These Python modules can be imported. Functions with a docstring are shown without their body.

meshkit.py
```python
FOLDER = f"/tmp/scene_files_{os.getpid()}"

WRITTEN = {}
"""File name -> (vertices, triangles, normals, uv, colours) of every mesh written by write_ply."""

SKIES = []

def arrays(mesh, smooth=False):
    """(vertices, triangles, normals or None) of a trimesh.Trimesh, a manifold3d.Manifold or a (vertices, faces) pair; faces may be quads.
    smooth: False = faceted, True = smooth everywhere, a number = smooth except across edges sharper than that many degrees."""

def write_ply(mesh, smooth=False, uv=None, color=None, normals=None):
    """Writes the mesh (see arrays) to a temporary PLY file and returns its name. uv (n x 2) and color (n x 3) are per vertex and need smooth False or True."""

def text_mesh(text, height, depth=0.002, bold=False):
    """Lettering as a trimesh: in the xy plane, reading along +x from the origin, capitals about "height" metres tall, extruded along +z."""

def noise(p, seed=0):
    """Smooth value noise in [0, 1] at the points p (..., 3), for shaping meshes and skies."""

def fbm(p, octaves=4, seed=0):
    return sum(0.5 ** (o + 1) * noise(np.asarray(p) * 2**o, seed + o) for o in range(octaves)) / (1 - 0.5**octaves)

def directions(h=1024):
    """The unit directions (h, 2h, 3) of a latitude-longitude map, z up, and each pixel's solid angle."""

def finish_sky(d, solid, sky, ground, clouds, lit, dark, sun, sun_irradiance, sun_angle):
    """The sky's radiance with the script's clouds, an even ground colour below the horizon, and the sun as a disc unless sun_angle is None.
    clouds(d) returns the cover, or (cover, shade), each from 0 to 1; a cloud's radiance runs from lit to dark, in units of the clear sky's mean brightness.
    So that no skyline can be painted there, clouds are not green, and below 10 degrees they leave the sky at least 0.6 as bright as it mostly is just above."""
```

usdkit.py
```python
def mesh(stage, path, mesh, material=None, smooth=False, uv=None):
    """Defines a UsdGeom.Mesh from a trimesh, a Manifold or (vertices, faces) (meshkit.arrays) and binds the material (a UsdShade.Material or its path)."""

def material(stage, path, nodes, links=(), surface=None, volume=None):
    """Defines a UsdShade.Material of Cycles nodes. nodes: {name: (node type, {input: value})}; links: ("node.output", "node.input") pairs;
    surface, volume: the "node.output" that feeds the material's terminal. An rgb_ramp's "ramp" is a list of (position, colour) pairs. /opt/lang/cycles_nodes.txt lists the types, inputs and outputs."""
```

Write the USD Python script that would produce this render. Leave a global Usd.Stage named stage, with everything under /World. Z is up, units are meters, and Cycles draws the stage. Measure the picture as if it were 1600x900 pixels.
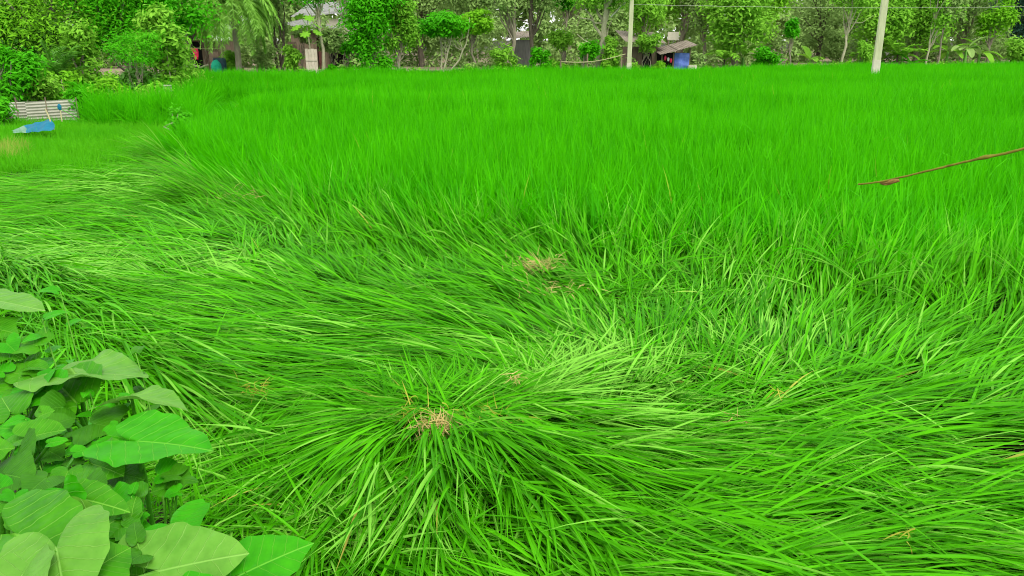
import math
import numpy as np
import trimesh
import meshkit
import usdkit
from pxr import Usd, UsdGeom, UsdShade, UsdLux, Gf, Sdf, Vt

stage = Usd.Stage.CreateInMemory()
UsdGeom.Xform.Define(stage, '/World')
UsdGeom.Scope.Define(stage, '/World/Looks')
T = Sdf.ValueTypeNames

# ------------------------------------------------------------------ camera
CAM_Z, PITCH, FPX = 2.0, math.radians(17.6), 1232.0        # eye height, downward tilt, focal length in pixels of a 1600 wide picture
cam = UsdGeom.Camera.Define(stage, '/World/camera')
cam.AddTranslateOp().Set(Gf.Vec3d(0, 0, CAM_Z))
cam.AddRotateXOp().Set(90 - math.degrees(PITCH))
cam.CreateHorizontalApertureAttr(36.0)
cam.CreateFocalLengthAttr(36.0 * FPX / 1600)
cam.CreateClippingRangeAttr(Gf.Vec2f(0.05, 2000))
EXPOSURE = 1.0
cam.CreateExposureAttr(EXPOSURE)

# ------------------------------------------------------------------ sky and sun (overcast)
SUN_EL, SUN_AZ = math.radians(52), math.radians(152)       # azimuth = atan2(x, y) of the direction to the sun
usdkit.material(stage, '/World/Looks/sky_air', {
    's': ('sky_texture', {'sky_type': 'single_scattering', 'sun_disc': False, 'sun_elevation': SUN_EL, 'sun_rotation': SUN_AZ,
                          'air_density': 1.0, 'aerosol_density': 3.0}),
    'tc': ('texture_coordinate', {}),
    'n': ('noise_texture', {'scale': 2.2, 'detail': 5.0, 'roughness': 0.55}),
    'r': ('rgb_ramp', {'ramp': [(0.25, (5.2, 5.25, 5.3)), (0.75, (8.0, 7.95, 7.8))]}),
    'm': ('mix_color', {'blend_type': 'mix', 'fac': 0.88}),
    'b': ('background_shader', {'strength': 0.12})},
    [('tc.generated', 'n.vector'), ('n.fac', 'r.fac'), ('s.color', 'm.a'), ('r.color', 'm.b'), ('m.result', 'b.color')], surface='b.background')
dome = UsdLux.DomeLight.Define(stage, '/World/sky')
UsdShade.MaterialBindingAPI.Apply(dome.GetPrim()).Bind(UsdShade.Material.Get(stage, '/World/Looks/sky_air'))
dome.GetPrim().SetCustomDataByKey('kind', 'structure')
sun = UsdLux.DistantLight.Define(stage, '/World/sun')
sun.CreateIntensityAttr(0.4)
sun.CreateAngleAttr(22.0)
sun.CreateColorAttr(Gf.Vec3f(1.0, 0.97, 0.92))
sun.GetPrim().CreateAttribute('inputs:normalize', T.Bool).Set(True)
sun.AddRotateZOp().Set(-math.degrees(SUN_AZ))
sun.AddRotateXOp().Set(-(90 - math.degrees(SUN_EL)))

# ------------------------------------------------------------------ helpers
SP, CP = math.sin(PITCH), math.cos(PITCH)

def ray(px, py):
    a, b = (np.asarray(px, float) - 800) / FPX, -(np.asarray(py, float) - 450) / FPX
    return np.stack([a, CP + b * SP, -SP + b * CP + 0 * a], -1)

def at(px, py, z):                       # the point of that view ray at height z
    d = ray(px, py)
    return np.array([0, 0, CAM_Z]) + d * ((z - CAM_Z) / d[..., 2])[..., None]

def far(px, py, y):                      # the point of that view ray at distance y along the ground
    d = ray(px, py)
    return np.array([0, 0, CAM_Z]) + d * (y / d[..., 1])[..., None]

def slant(px, py, s):                    # the point of that view ray at depth s
    return np.array([0, 0, CAM_Z]) + ray(px, py) * s

def seen(p):                             # a point's place in the 1600 x 900 picture
    q = np.asarray(p, float) - [0, 0, CAM_Z]
    w = np.maximum(q[..., 1] * CP - q[..., 2] * SP, 0.05)
    return 800 + FPX * q[..., 0] / w, 450 - FPX * (q[..., 1] * SP + q[..., 2] * CP) / w

used = {}
def numbered(path):
    n = used.get(path, 0)
    used[path] = n + 1
    return path if n == 0 else f'{path}_{n:03d}'

def look(name):
    return UsdShade.Material.Get(stage, '/World/Looks/' + name)

def tag(p, label=None, cat=None, group=None, kind=None):
    for k, v in (('label', label), ('category', cat), ('group', group), ('kind', kind)):
        if v:
            p.SetCustomDataByKey(k, v)
    return p

def thing(name, loc, label, cat, group=None, rz=0.0):
    x = UsdGeom.Xform.Define(stage, numbered('/World/' + name))
    x.AddTranslateOp().Set(Gf.Vec3d(*map(float, loc)))
    if rz:
        x.AddRotateZOp().Set(math.degrees(rz))
    return tag(x.GetPrim(), label, cat, group)

def put(name, V, F, mat, parent=None, attrs=None, normals=None, path=None):
    """One Mesh prim; attrs are per-vertex floats."""
    path = path or numbered((str(parent.GetPath()) if parent else '/World') + '/' + name)
    m = UsdGeom.Mesh.Define(stage, path)
    V, F = np.asarray(V), np.asarray(F)
    uq = np.unique(F)
    if len(uq) < len(V):
        mp = np.zeros(len(V), int); mp[uq] = np.arange(len(uq)); V, F = V[uq], mp[F]
        normals = None if normals is None else np.asarray(normals)[uq]
        attrs = {k: np.asarray(a)[uq] for k, a in (attrs or {}).items()}
    m.CreatePointsAttr(Vt.Vec3fArray.FromNumpy(np.ascontiguousarray(V, np.float32)))
    m.CreateFaceVertexCountsAttr(Vt.IntArray.FromNumpy(np.full(len(F), F.shape[1], np.int32)))
    m.CreateFaceVertexIndicesAttr(Vt.IntArray.FromNumpy(np.ascontiguousarray(F, np.int32).ravel()))
    m.CreateSubdivisionSchemeAttr('none')
    if normals is not None:
        m.CreateNormalsAttr(Vt.Vec3fArray.FromNumpy(np.ascontiguousarray(normals, np.float32)))
        m.SetNormalsInterpolation('vertex')
    for k, a in (attrs or {}).items():
        UsdGeom.PrimvarsAPI(m).CreatePrimvar(k, T.FloatArray, 'vertex').Set(Vt.FloatArray.FromNumpy(np.ascontiguousarray(a, np.float32)))
    UsdShade.MaterialBindingAPI.Apply(m.GetPrim()).Bind(look(mat))
    return m.GetPrim()

def put_tm(name, tm, mat, parent=None, smooth=False):
    v, f, n = meshkit.arrays(tm, smooth)
    return put(name, v, f, mat, parent, normals=n)

def vnormals(V, F):
    n = np.zeros_like(V)
    for t in ((0, 1, 2),) if F.shape[1] == 3 else ((0, 1, 2), (0, 2, 3)):
        c = np.cross(V[F[:, t[1]]] - V[F[:, t[0]]], V[F[:, t[2]]] - V[F[:, t[0]]])
        for k in t:
            np.add.at(n, F[:, k], c)
    return n / np.maximum(np.linalg.norm(n, axis=1, keepdims=True), 1e-12)

def unit(v):
    return v / np.maximum(np.linalg.norm(v, axis=-1, keepdims=True), 1e-9)

def tube(P, R, sides=7, cap=True):
    P = np.asarray(P, float)
    R = np.broadcast_to(R, (len(P),))
    t = unit(np.gradient(P, axis=0))
    ref = np.array([0, 1.0, 0]) if abs(t[0, 1]) < 0.8 else np.array([1.0, 0, 0])
    a = unit(np.cross(t, ref)); b = np.cross(t, a)
    an = np.arange(sides) * 2 * np.pi / sides
    V = (P[:, None] + R[:, None, None] * (np.cos(an)[None, :, None] * a[:, None] + np.sin(an)[None, :, None] * b[:, None])).reshape(-1, 3)
    F = []
    for i in range(len(P) - 1):
        for j in range(sides):
            k = (j + 1) % sides
            F += [[i * sides + j, i * sides + k, (i + 1) * sides + k], [i * sides + j, (i + 1) * sides + k, (i + 1) * sides + j]]
    if cap:
        for e, o in ((0, 1), (len(P) - 1, 0)):
            c = len(V); V = np.vstack([V, P[e]])
            F += [[e * sides + (j if o else (j + 1) % sides), c, e * sides + ((j + 1) % sides if o else j)][::-1 if o else 1] for j in range(sides)]
    return V, np.array(F)

def join(*vf):
    V, F, n = [], [], 0
    for v, f in vf:
        V.append(np.asarray(v, float)); F.append(np.asarray(f) + n); n += len(v)
    return np.vstack(V), np.vstack(F)

def box(x0, x1, y0, y1, z0, z1, bevel=0.0):
    m = trimesh.creation.box([x1 - x0, y1 - y0, z1 - z0]); m.apply_translation([(x0 + x1) / 2, (y0 + y1) / 2, (z0 + z1) / 2])
    return np.array(m.vertices), np.array(m.faces)

def bend(p0, p1, n, sag, rng, wob=0.0):
    t = np.linspace(0, 1, n)[:, None]
    P = np.asarray(p0) * (1 - t) + np.asarray(p1) * t
    P = P + np.sin(np.pi * t) * np.asarray(sag)
    return P + rng.normal(0, wob, (n, 3)) * np.sin(np.pi * t)

# ------------------------------------------------------------------ materials
def mat(name, nodes, links, surface='p.BSDF'):
    usdkit.material(stage, '/World/Looks/' + name, nodes, links, surface=surface)

def leaf_mat(name, dark, light, rough=0.5, spec=0.25, trans=0.3, under=None, attr=False, dry=None, big=0.6):
    """Foliage: a tone for each leaf, slow drift over the plant, a paler underside, light passing through."""
    n = {'g': ('geometry', {}), 'tc': ('texture_coordinate', {}), 'n': ('noise_texture', {'scale': big, 'detail': 3.0}),
         'add': ('math', {'math_type': 'multiply_add', 'value2': 0.55, 'value3': -0.05}),
         'add2': ('math', {'math_type': 'multiply_add', 'value2': 0.6}),
         'ramp': ('rgb_ramp', {'ramp': [(0.0, dark), (1.0, light)]}),
         'p': ('principled_bsdf', {'roughness': rough, 'specular_ior_level': spec}),
         'tb': ('translucent_bsdf', {}), 'mx': ('mix_closure', {'fac': trans})}
    l = [('g.position', 'n.vector'), ('n.fac', 'add2.value1'), ('add.value', 'add2.value3'), ('add2.value', 'ramp.fac')]
    if attr:
        n['a'] = ('attribute', {'attribute': 'tone'}); l.append(('a.fac', 'add.value1'))
    else:
        l.append(('g.random_per_island', 'add.value1'))
    col = 'ramp.color'
    if under:
        n['u'] = ('mix_color', {'b': under}); l += [(col, 'u.a'), ('g.backfacing', 'u.fac')]; col = 'u.result'
    if dry:
        n['d'] = ('attribute', {'attribute': 'dry'}); n['dm'] = ('mix_color', {'b': dry}); l += [(col, 'dm.a'), ('d.fac', 'dm.fac')]; col = 'dm.result'
    l += [(col, 'p.base_color'), (col, 'tb.color'), ('p.BSDF', 'mx.closure1'), ('tb.BSDF', 'mx.closure2')]
    mat(name, n, l, surface='mx.closure')

leaf_mat('rice_leaf', (0.010, 0.12, 0.0004), (0.108, 0.51, 0.003), rough=0.5, spec=0.06, trans=0.22, under=(0.19, 0.51, 0.045), attr=True, dry=(0.62, 0.43, 0.10), big=0.5)
leaf_mat('rice_upright', (0.020, 0.25, 0.0006), (0.088, 0.55, 0.001), rough=0.55, spec=0.06, trans=0.35, attr=True, dry=(0.45, 0.42, 0.05), big=0.35)
leaf_mat('straw', (0.42, 0.33, 0.10), (0.74, 0.60, 0.27), rough=0.6, spec=0.2, trans=0.15)
leaf_mat('straw_yellow', (0.30, 0.33, 0.03), (0.55, 0.52, 0.09), rough=0.6, spec=0.1, trans=0.2)
leaf_mat('grass_short', (0.05, 0.34, 0.002), (0.16, 0.56, 0.008), rough=0.6, spec=0.1, trans=0.3, big=0.8)
leaf_mat('grass_pale', (0.20, 0.33, 0.03), (0.42, 0.50, 0.10), rough=0.6, spec=0.1, trans=0.25, big=0.8)
leaf_mat('leaf_vivid', (0.04, 0.34, 0.003), (0.16, 0.62, 0.012), rough=0.6, spec=0.08, trans=0.35)
leaf_mat('leaf_lime', (0.14, 0.42, 0.012), (0.34, 0.70, 0.035), rough=0.6, spec=0.08, trans=0.35)
leaf_mat('leaf_mid', (0.14, 0.40, 0.022), (0.40, 0.72, 0.075), rough=0.6, spec=0.08, trans=0.3)
leaf_mat('leaf_dull', (0.20, 0.34, 0.080), (0.42, 0.60, 0.19), rough=0.6, spec=0.08, trans=0.28)
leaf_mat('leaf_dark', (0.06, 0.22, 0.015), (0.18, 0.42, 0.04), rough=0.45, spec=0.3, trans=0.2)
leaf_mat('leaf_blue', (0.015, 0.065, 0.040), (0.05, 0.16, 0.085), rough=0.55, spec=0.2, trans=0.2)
leaf_mat('leaf_palm', (0.15, 0.38, 0.03), (0.30, 0.56, 0.08), rough=0.45, spec=0.3, trans=0.25)
leaf_mat('leaf_brown', (0.20, 0.12, 0.06), (0.42, 0.28, 0.16), rough=0.7, spec=0.1, trans=0.1)

def taro_mat(name, c0, c1, under, vein, rough, spec):
    """Broad leaf: colour drift, paler underside, midrib and side veins drawn in the leaf's own coordinates lx, ly."""
    mat(name, {'g': ('geometry', {}), 'n': ('noise_texture', {'scale': 11.0, 'detail': 5.0, 'roughness': 0.65}), 'n2': ('noise_texture', {'scale': 70.0, 'detail': 4.0}),
               'r': ('rgb_ramp', {'ramp': [(0.3, c0), (0.7, c1)]}), 'u': ('mix_color', {'b': under}),
               'lx': ('attribute', {'attribute': 'lx'}), 'ly': ('attribute', {'attribute': 'ly'}),
               'ay': ('math', {'math_type': 'absolute'}), 'y2': ('math', {'math_type': 'multiply_add', 'value2': -0.62}), 'w1': ('math', {'math_type': 'multiply_add', 'value2': 0.10}), 'n3': ('noise_texture', {'scale': 26.0, 'detail': 2.0}), 'r2': ('rgb_ramp', {'ramp': [(0.32, (0.55, 0.55, 0.55)), (0.62, (1.12, 1.12, 1.12))]}), 'mul': ('mix_color', {'blend_type': 'multiply', 'fac': 0.22, 'use_clamp': False}),
               'sc': ('math', {'math_type': 'multiply_add', 'value2': 5.2, 'value3': 20.0}), 'fr': ('math', {'math_type': 'pingpong', 'value2': 0.5}),
               'sv': ('map_range', {'from_min': 0.0, 'from_max': 0.050, 'to_min': 0.75, 'to_max': 0.0, 'clamp': True}),
               'mv': ('map_range', {'from_min': 0.006, 'from_max': 0.018, 'to_min': 0.85, 'to_max': 0.0, 'clamp': True}),
               'vf': ('math', {'math_type': 'maximum'}), 'vm': ('mix_color', {'b': vein}),
               'h': ('math', {'math_type': 'multiply_add', 'value2': 0.7}), 'bu': ('bump', {'strength': 0.55, 'distance': 0.004}),
               'p': ('principled_bsdf', {'roughness': rough, 'specular_ior_level': spec}), 'tb': ('translucent_bsdf', {}), 'mx': ('mix_closure', {'fac': 0.22})},
        [('g.position', 'n.vector'), ('g.position', 'n2.vector'), ('n.fac', 'r.fac'), ('r.color', 'mul.a'), ('n3.fac', 'r2.fac'), ('r2.color', 'mul.b'), ('mul.result', 'u.a'), ('g.backfacing', 'u.fac'),
         ('ly.fac', 'ay.value1'), ('ay.value', 'y2.value1'), ('lx.fac', 'y2.value3'), ('g.position', 'n3.vector'), ('n3.fac', 'w1.value1'), ('y2.value', 'w1.value3'), ('w1.value', 'sc.value1'), ('sc.value', 'fr.value1'), ('fr.value', 'sv.value'), ('ay.value', 'mv.value'),
         ('sv.result', 'vf.value1'), ('mv.result', 'vf.value2'), ('vf.value', 'vm.fac'), ('u.result', 'vm.a'),
         ('n2.fac', 'h.value1'), ('vf.value', 'h.value3'), ('h.value', 'bu.height'), ('bu.normal', 'p.normal'), ('vm.result', 'p.base_color'), ('vm.result', 'tb.color'), ('p.BSDF', 'mx.closure1'), ('tb.BSDF', 'mx.closure2')], surface='mx.closure')

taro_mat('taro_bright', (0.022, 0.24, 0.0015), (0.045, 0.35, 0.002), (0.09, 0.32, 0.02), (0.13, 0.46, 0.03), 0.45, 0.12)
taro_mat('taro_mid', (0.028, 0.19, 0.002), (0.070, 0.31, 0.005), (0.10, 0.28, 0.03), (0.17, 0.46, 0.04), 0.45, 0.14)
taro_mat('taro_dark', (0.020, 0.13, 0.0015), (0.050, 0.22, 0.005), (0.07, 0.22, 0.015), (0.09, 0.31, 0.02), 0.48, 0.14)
taro_mat('taro_pale', (0.080, 0.27, 0.016), (0.135, 0.35, 0.034), (0.10, 0.27, 0.03), (0.21, 0.46, 0.07), 0.42, 0.2)  # pale waxy tone, with sky sheen put into the base colour
taro_mat('taro_stalk', (0.03, 0.20, 0.004), (0.07, 0.28, 0.012), (0.1, 0.4, 0.02), (0.2, 0.5, 0.06), 0.4, 0.4)

def plain(name, c0, c1, scale=6.0, rough=0.7, spec=0.3, bump=0.3, dist=0.01, metal=0.0, stretch=(1, 1, 1)):
    mat(name, {'g': ('texture_coordinate', {}), 'mp': ('mapping', {'scale': stretch}), 'n': ('noise_texture', {'scale': scale, 'detail': 6.0, 'roughness': 0.65}),
               'r': ('rgb_ramp', {'ramp': [(0.3, c0), (0.7, c1)]}), 'bu': ('bump', {'strength': bump, 'distance': dist}),
               'p': ('principled_bsdf', {'roughness': rough, 'specular_ior_level': spec, 'metallic': metal})},
        [('g.object', 'mp.vector'), ('mp.vector', 'n.vector'), ('n.fac', 'r.fac'), ('n.fac', 'bu.height'), ('r.color', 'p.base_color'), ('bu.normal', 'p.normal')])

plain('mud', (0.012, 0.013, 0.006), (0.035, 0.036, 0.014), 1.5, 0.9, 0.2, 0.6, 0.03)
plain('bark_grey', (0.15, 0.13, 0.095), (0.34, 0.31, 0.22), 9, 0.9, 0.1, 0.6, 0.02, stretch=(1, 1, 0.25))
plain('bark_pale', (0.28, 0.27, 0.17), (0.50, 0.48, 0.32), 9, 0.85, 0.1, 0.5, 0.02, stretch=(1, 1, 0.3))
plain('bark_dark', (0.05, 0.045, 0.03), (0.14, 0.12, 0.085), 9, 0.9, 0.1, 0.6, 0.02, stretch=(1, 1, 0.3))
plain('concrete_pole', (0.33, 0.36, 0.20), (0.52, 0.54, 0.34), 3, 0.85, 0.2, 0.3, 0.01, stretch=(3, 3, 0.5))
plain('tin', (0.24, 0.25, 0.18), (0.40, 0.39, 0.31), 3, 0.55, 0.4, 0.1, 0.01, stretch=(1, 1, 3))
plain('tin_roof', (0.12, 0.125, 0.11), (0.30, 0.31, 0.28), 2, 0.8, 0.15, 0.1, 0.01)
plain('tin_rust', (0.16, 0.13, 0.10), (0.34, 0.29, 0.23), 3, 0.8, 0.2, 0.2, 0.01)
plain('wall_pink', (0.24, 0.16, 0.12), (0.42, 0.31, 0.24), 3, 0.9, 0.1, 0.3, 0.01)
plain('wall_grey', (0.10, 0.105, 0.095), (0.20, 0.20, 0.175), 2.5, 0.9, 0.1, 0.2, 0.01, stretch=(4, 1, 0.7))
plain('wall_pale', (0.42, 0.40, 0.30), (0.60, 0.57, 0.45), 2.5, 0.9, 0.1, 0.2, 0.01)
plain('timber', (0.10, 0.075, 0.05), (0.24, 0.19, 0.13), 6, 0.85, 0.1, 0.4, 0.01, stretch=(1, 1, 0.2))
plain('timber_red', (0.09, 0.035, 0.03), (0.17, 0.075, 0.06), 6, 0.85, 0.1, 0.4, 0.01)
plain('bamboo', (0.30, 0.27, 0.12), (0.52, 0.47, 0.26), 5, 0.6, 0.3, 0.3, 0.005, stretch=(1, 1, 0.2))
plain('dark_inside', (0.012, 0.012, 0.012), (0.03, 0.028, 0.025), 3, 0.95, 0.05)  # near-black colour that paints in the shade of unlit interiors
plain('door_board', (0.42, 0.36, 0.28), (0.60, 0.52, 0.42), 4, 0.8, 0.2, 0.2, 0.01)
plain('tarp_blue', (0.004, 0.10, 0.17), (0.010, 0.16, 0.24), 6, 0.6, 0.15, 0.4, 0.02)
plain('tarp_faded', (0.08, 0.20, 0.14), (0.17, 0.30, 0.18), 6, 0.6, 0.15, 0.4, 0.02)
plain('cloth_blue', (0.05, 0.10, 0.36), (0.14, 0.22, 0.55), 5, 0.7, 0.2, 0.3, 0.02)
plain('cloth_red', (0.50, 0.02, 0.06), (0.75, 0.06, 0.13), 8, 0.8, 0.1, 0.3, 0.02)
plain('cloth_teal', (0.005, 0.25, 0.14), (0.02, 0.42, 0.26), 8, 0.7, 0.2, 0.4, 0.02)
plain('drum_blue', (0.010, 0.035, 0.055), (0.025, 0.07, 0.10), 5, 0.5, 0.3)
plain('rope_fibre', (0.26, 0.27, 0.12), (0.42, 0.42, 0.22), 20, 0.8, 0.1)
plain('wire_metal', (0.30, 0.33, 0.24), (0.42, 0.45, 0.34), 20, 0.5, 0.4)
plain('twig_dry', (0.075, 0.075, 0.008), (0.19, 0.185, 0.02), 28, 0.75, 0.15, 0.6, 0.003)
plain('twig_knot', (0.07, 0.045, 0.010), (0.30, 0.19, 0.055), 50, 0.8, 0.15, 0.8, 0.004)
plain('plastic_white', (0.55, 0.55, 0.52), (0.7, 0.7, 0.66), 5, 0.5, 0.3)

# ------------------------------------------------------------------ ground: one sheet to the horizon
def ground_z(x, y):
    x, y = np.asarray(x, float), np.asarray(y, float)
    sm = lambda a, b, v: np.clip((v - a) / (b - a), 0, 1) ** 2 * (3 - 2 * np.clip((v - a) / (b - a), 0, 1))
    near = 0.42 * sm(2.1, 0.9, y)                                            # the bank the photographer stands on
    near = np.maximum(near, 0.36 * sm(-0.75, -1.25, x) * sm(3.6, 2.4, y))       # the corner where taro grows
    dyke = 0.22 * sm(9.6, 10.6, y + 0.12 * (x + 6)) * sm(-3.6, -4.6, x + 0.28 * (y - 11))       # the verge at the left
    edge = 31 + (x + 12.6) * 0.32
    yard = 0.55 * sm(0.3, 2.0, y - edge)
    return np.maximum(np.maximum(near, dyke), yard)

gx = np.unique(np.concatenate([np.linspace(-400, -30, 12), np.linspace(-30, 45, 101), np.linspace(45, 400, 12)]))
gy = np.unique(np.concatenate([np.linspace(-300, -6, 10), np.linspace(-6, 6, 61), np.linspace(6, 60, 73), np.linspace(60, 500, 14)]))
GX, GY = np.meshgrid(gx, gy)
GZ = ground_z(GX, GY) + 0.03 * (meshkit.noise(np.stack([GX * 1.7, GY * 1.7, 0 * GX], -1)) - 0.5)
gi = np.arange(len(gx) * len(gy)).reshape(len(gy), len(gx))
GF = np.stack([gi[:-1, :-1], gi[:-1, 1:], gi[1:, 1:], gi[1:, :-1]], -1).reshape(-1, 4)
GV = np.stack([GX, GY, GZ], -1).reshape(-1, 3)
tag(put('ground', GV, GF, 'mud', normals=vnormals(GV, GF)), kind='structure')

plain('yard_earth', (0.16, 0.125, 0.085), (0.30, 0.24, 0.17), 1.2, 0.95, 0.1, 0.4, 0.02)
yx = np.linspace(-60, 90, 76); yt = np.linspace(0, 1, 30)
YX, YT = np.meshgrid(yx, yt); YY = 31 + (YX + 12.6) * 0.32 + 2.6 + YT * 60
YV = np.stack([YX, YY, ground_z(YX, YY) + 0.03], -1).reshape(-1, 3); yi = np.arange(76 * 30).reshape(30, 76)
YF = np.stack([yi[:-1, :-1], yi[:-1, 1:], yi[1:, 1:], yi[1:, :-1]], -1).reshape(-1, 4)
tag(put('yard', YV, YF, 'yard_earth', normals=vnormals(YV, YF)), kind='structure')

# ------------------------------------------------------------------ rice
def strips(C, S, W, N=None, fold=0.0):
    """Ribbons from centre lines C (n,k,3), sides S, half widths W (n,k): two vertices across, or three with a fold."""
    n, k, _ = C.shape
    m = 3 if N is not None else 2
    rows = [C - S * W[..., None]] + ([C - N * (fold * W)[..., None]] if m == 3 else []) + [C + S * W[..., None]]
    R = np.stack(rows, 2)[:, :-1].reshape(n, (k - 1) * m, 3)
    V = np.concatenate([R, C[:, -1:]], 1)
    per = (k - 1) * m + 1
    f = []
    for i in range(k - 2):
        for j in range(m - 1):
            a, b = i * m + j, (i + 1) * m + j
            f += [[a, a + 1, b + 1], [a, b + 1, b]]
    for j in range(m - 1):
        a = (k - 2) * m + j
        f.append([a, a + 1, per - 1])
    F = (np.array(f)[None] + (np.arange(n) * per)[:, None, None]).reshape(-1, 3)
    return V.reshape(-1, 3), F, per

FLOW = np.array([   # picture place, direction in the picture in which the blades lie (root to tip)
    (330, 290, -1, .18), (200, 300, -1, .12), (60, 330, -1, .10), (-120, 330, -1, .12), (420, 330, -.8, -.35), (300, 250, -1, .1),
    (100, 380, -1, -.05), (220, 400, -1, -.15), (360, 420, -1, -.25), (520, 440, -1, -.25), (0, 400, 1, .55), (90, 460, 1, .62), (170, 520, 1, .60), (-120, 380, 1, .6), (40, 425, 1, .6), (130, 490, 1, .62), (60, 470, 1, .62), (20, 450, 1, .6), (110, 510, 1, .62), (-60, 420, 1, .6), (215, 545, 1, .5), (150, 545, 1, .6), (40, 510, 1, .6),
    (250, 480, -1, -.12), (420, 500, -1, -.06), (600, 500, -1, -.04), (300, 550, -1, -.10), (450, 560, -1, .02), (650, 560, -1, -.03), (800, 540, -1, -.12), (550, 530, -1, -.02), (700, 520, -1, -.1),
    (560, 370, -.6, -.75), (650, 400, -1, -.35), (760, 430, -1, -.42), (860, 470, -1, -.5), (760, 480, -1, -.2), (480, 360, -.8, -.55),
    (760, 370, -.55, -.9), (900, 420, -.65, -.8), (850, 370, -.3, -1), (990, 420, -.25, -1), (1080, 430, .05, -1), (1160, 430, .25, -1), (950, 500, -.75, -.7), (1060, 500, .1, -1),
    (1240, 430, .42, -1), (1200, 520, .6, -1), (1320, 450, .55, -1), (1420, 440, .45, -1), (1550, 430, .2, -1), (1680, 430, .1, -1),
    (1330, 540, .85, -.72), (1460, 540, .95, -.55), (1580, 540, .7, -.8), (1120, 600, .6, -.85), (1240, 620, .95, -.55), (1400, 640, 1, -.30), (1560, 640, 1, -.22), (1720, 640, 1, -.2),
    (940, 560, -.7, -.6), (1010, 600, .3, -1), (890, 590, -1, -.15),
    (420, 610, -1, .18), (540, 610, -1, .05), (600, 640, -1, .22), (470, 680, -1, .48), (560, 720, -.7, .8), (400, 740, -.9, .75), (330, 700, -1, .7),
    (500, 800, -.6, 1), (620, 780, -.25, 1), (700, 800, .05, 1), (780, 780, .35, 1), (860, 760, .65, .8), (760, 700, .7, .7), (690, 740, .02, 1),
    (350, 790, .35, 1), (320, 850, .4, 1), (420, 870, -.4, 1), (300, 740, .3, 1),
    (820, 650, 1, .0), (900, 680, 1, .25), (960, 720, 1, .15), (850, 630, 1, -.15),
    (1040, 700, 1, -.30), (1150, 700, 1, -.25), (1050, 800, 1, -.16), (1200, 790, 1, -.05), (1350, 740, 1, -.10), (1500, 740, 1, -.02), (1350, 830, 1, .16), (1520, 830, 1, .24), (1700, 800, 1, .15),
    (900, 850, 1, -.25), (1000, 890, 1, -.12), (1200, 890, 1, .12), (1400, 900, 1, .24), (1560, 900, 1, .33), (780, 880, .3, 1), (650, 900, 0, 1)], float)
_a = at(FLOW[:, 0], FLOW[:, 1], 0.22)
_u = unit(FLOW[:, 2:])
_b = at(FLOW[:, 0] + 4 * _u[:, 0], FLOW[:, 1] + 4 * _u[:, 1], 0.22)
FPOS, FDIR = _a[:, :2], unit((_b - _a)[:, :2])

def flow(x, y):
    q = np.stack([x, y], -1)
    out = np.zeros_like(q)
    for s in range(0, len(q), 20000):
        d2 = ((q[s:s + 20000, None] - FPOS[None]) ** 2).sum(-1)
        scale = 0.02 + 0.004 * (FPOS[:, 1] ** 2)[None]
        w = 1 / (d2 / scale + 0.03) ** 1.6
        out[s:s + 20000] = w @ FDIR
    return unit(out)

EDGE_X = np.array([-400, 0, 230, 265, 330, 450, 600, 750, 900, 1100, 1300, 1450, 1600, 2000])
EDGE_Y = np.array([180, 190, 195, 205, 262, 295, 330, 352, 352, 345, 352, 368, 380, 390])

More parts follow.
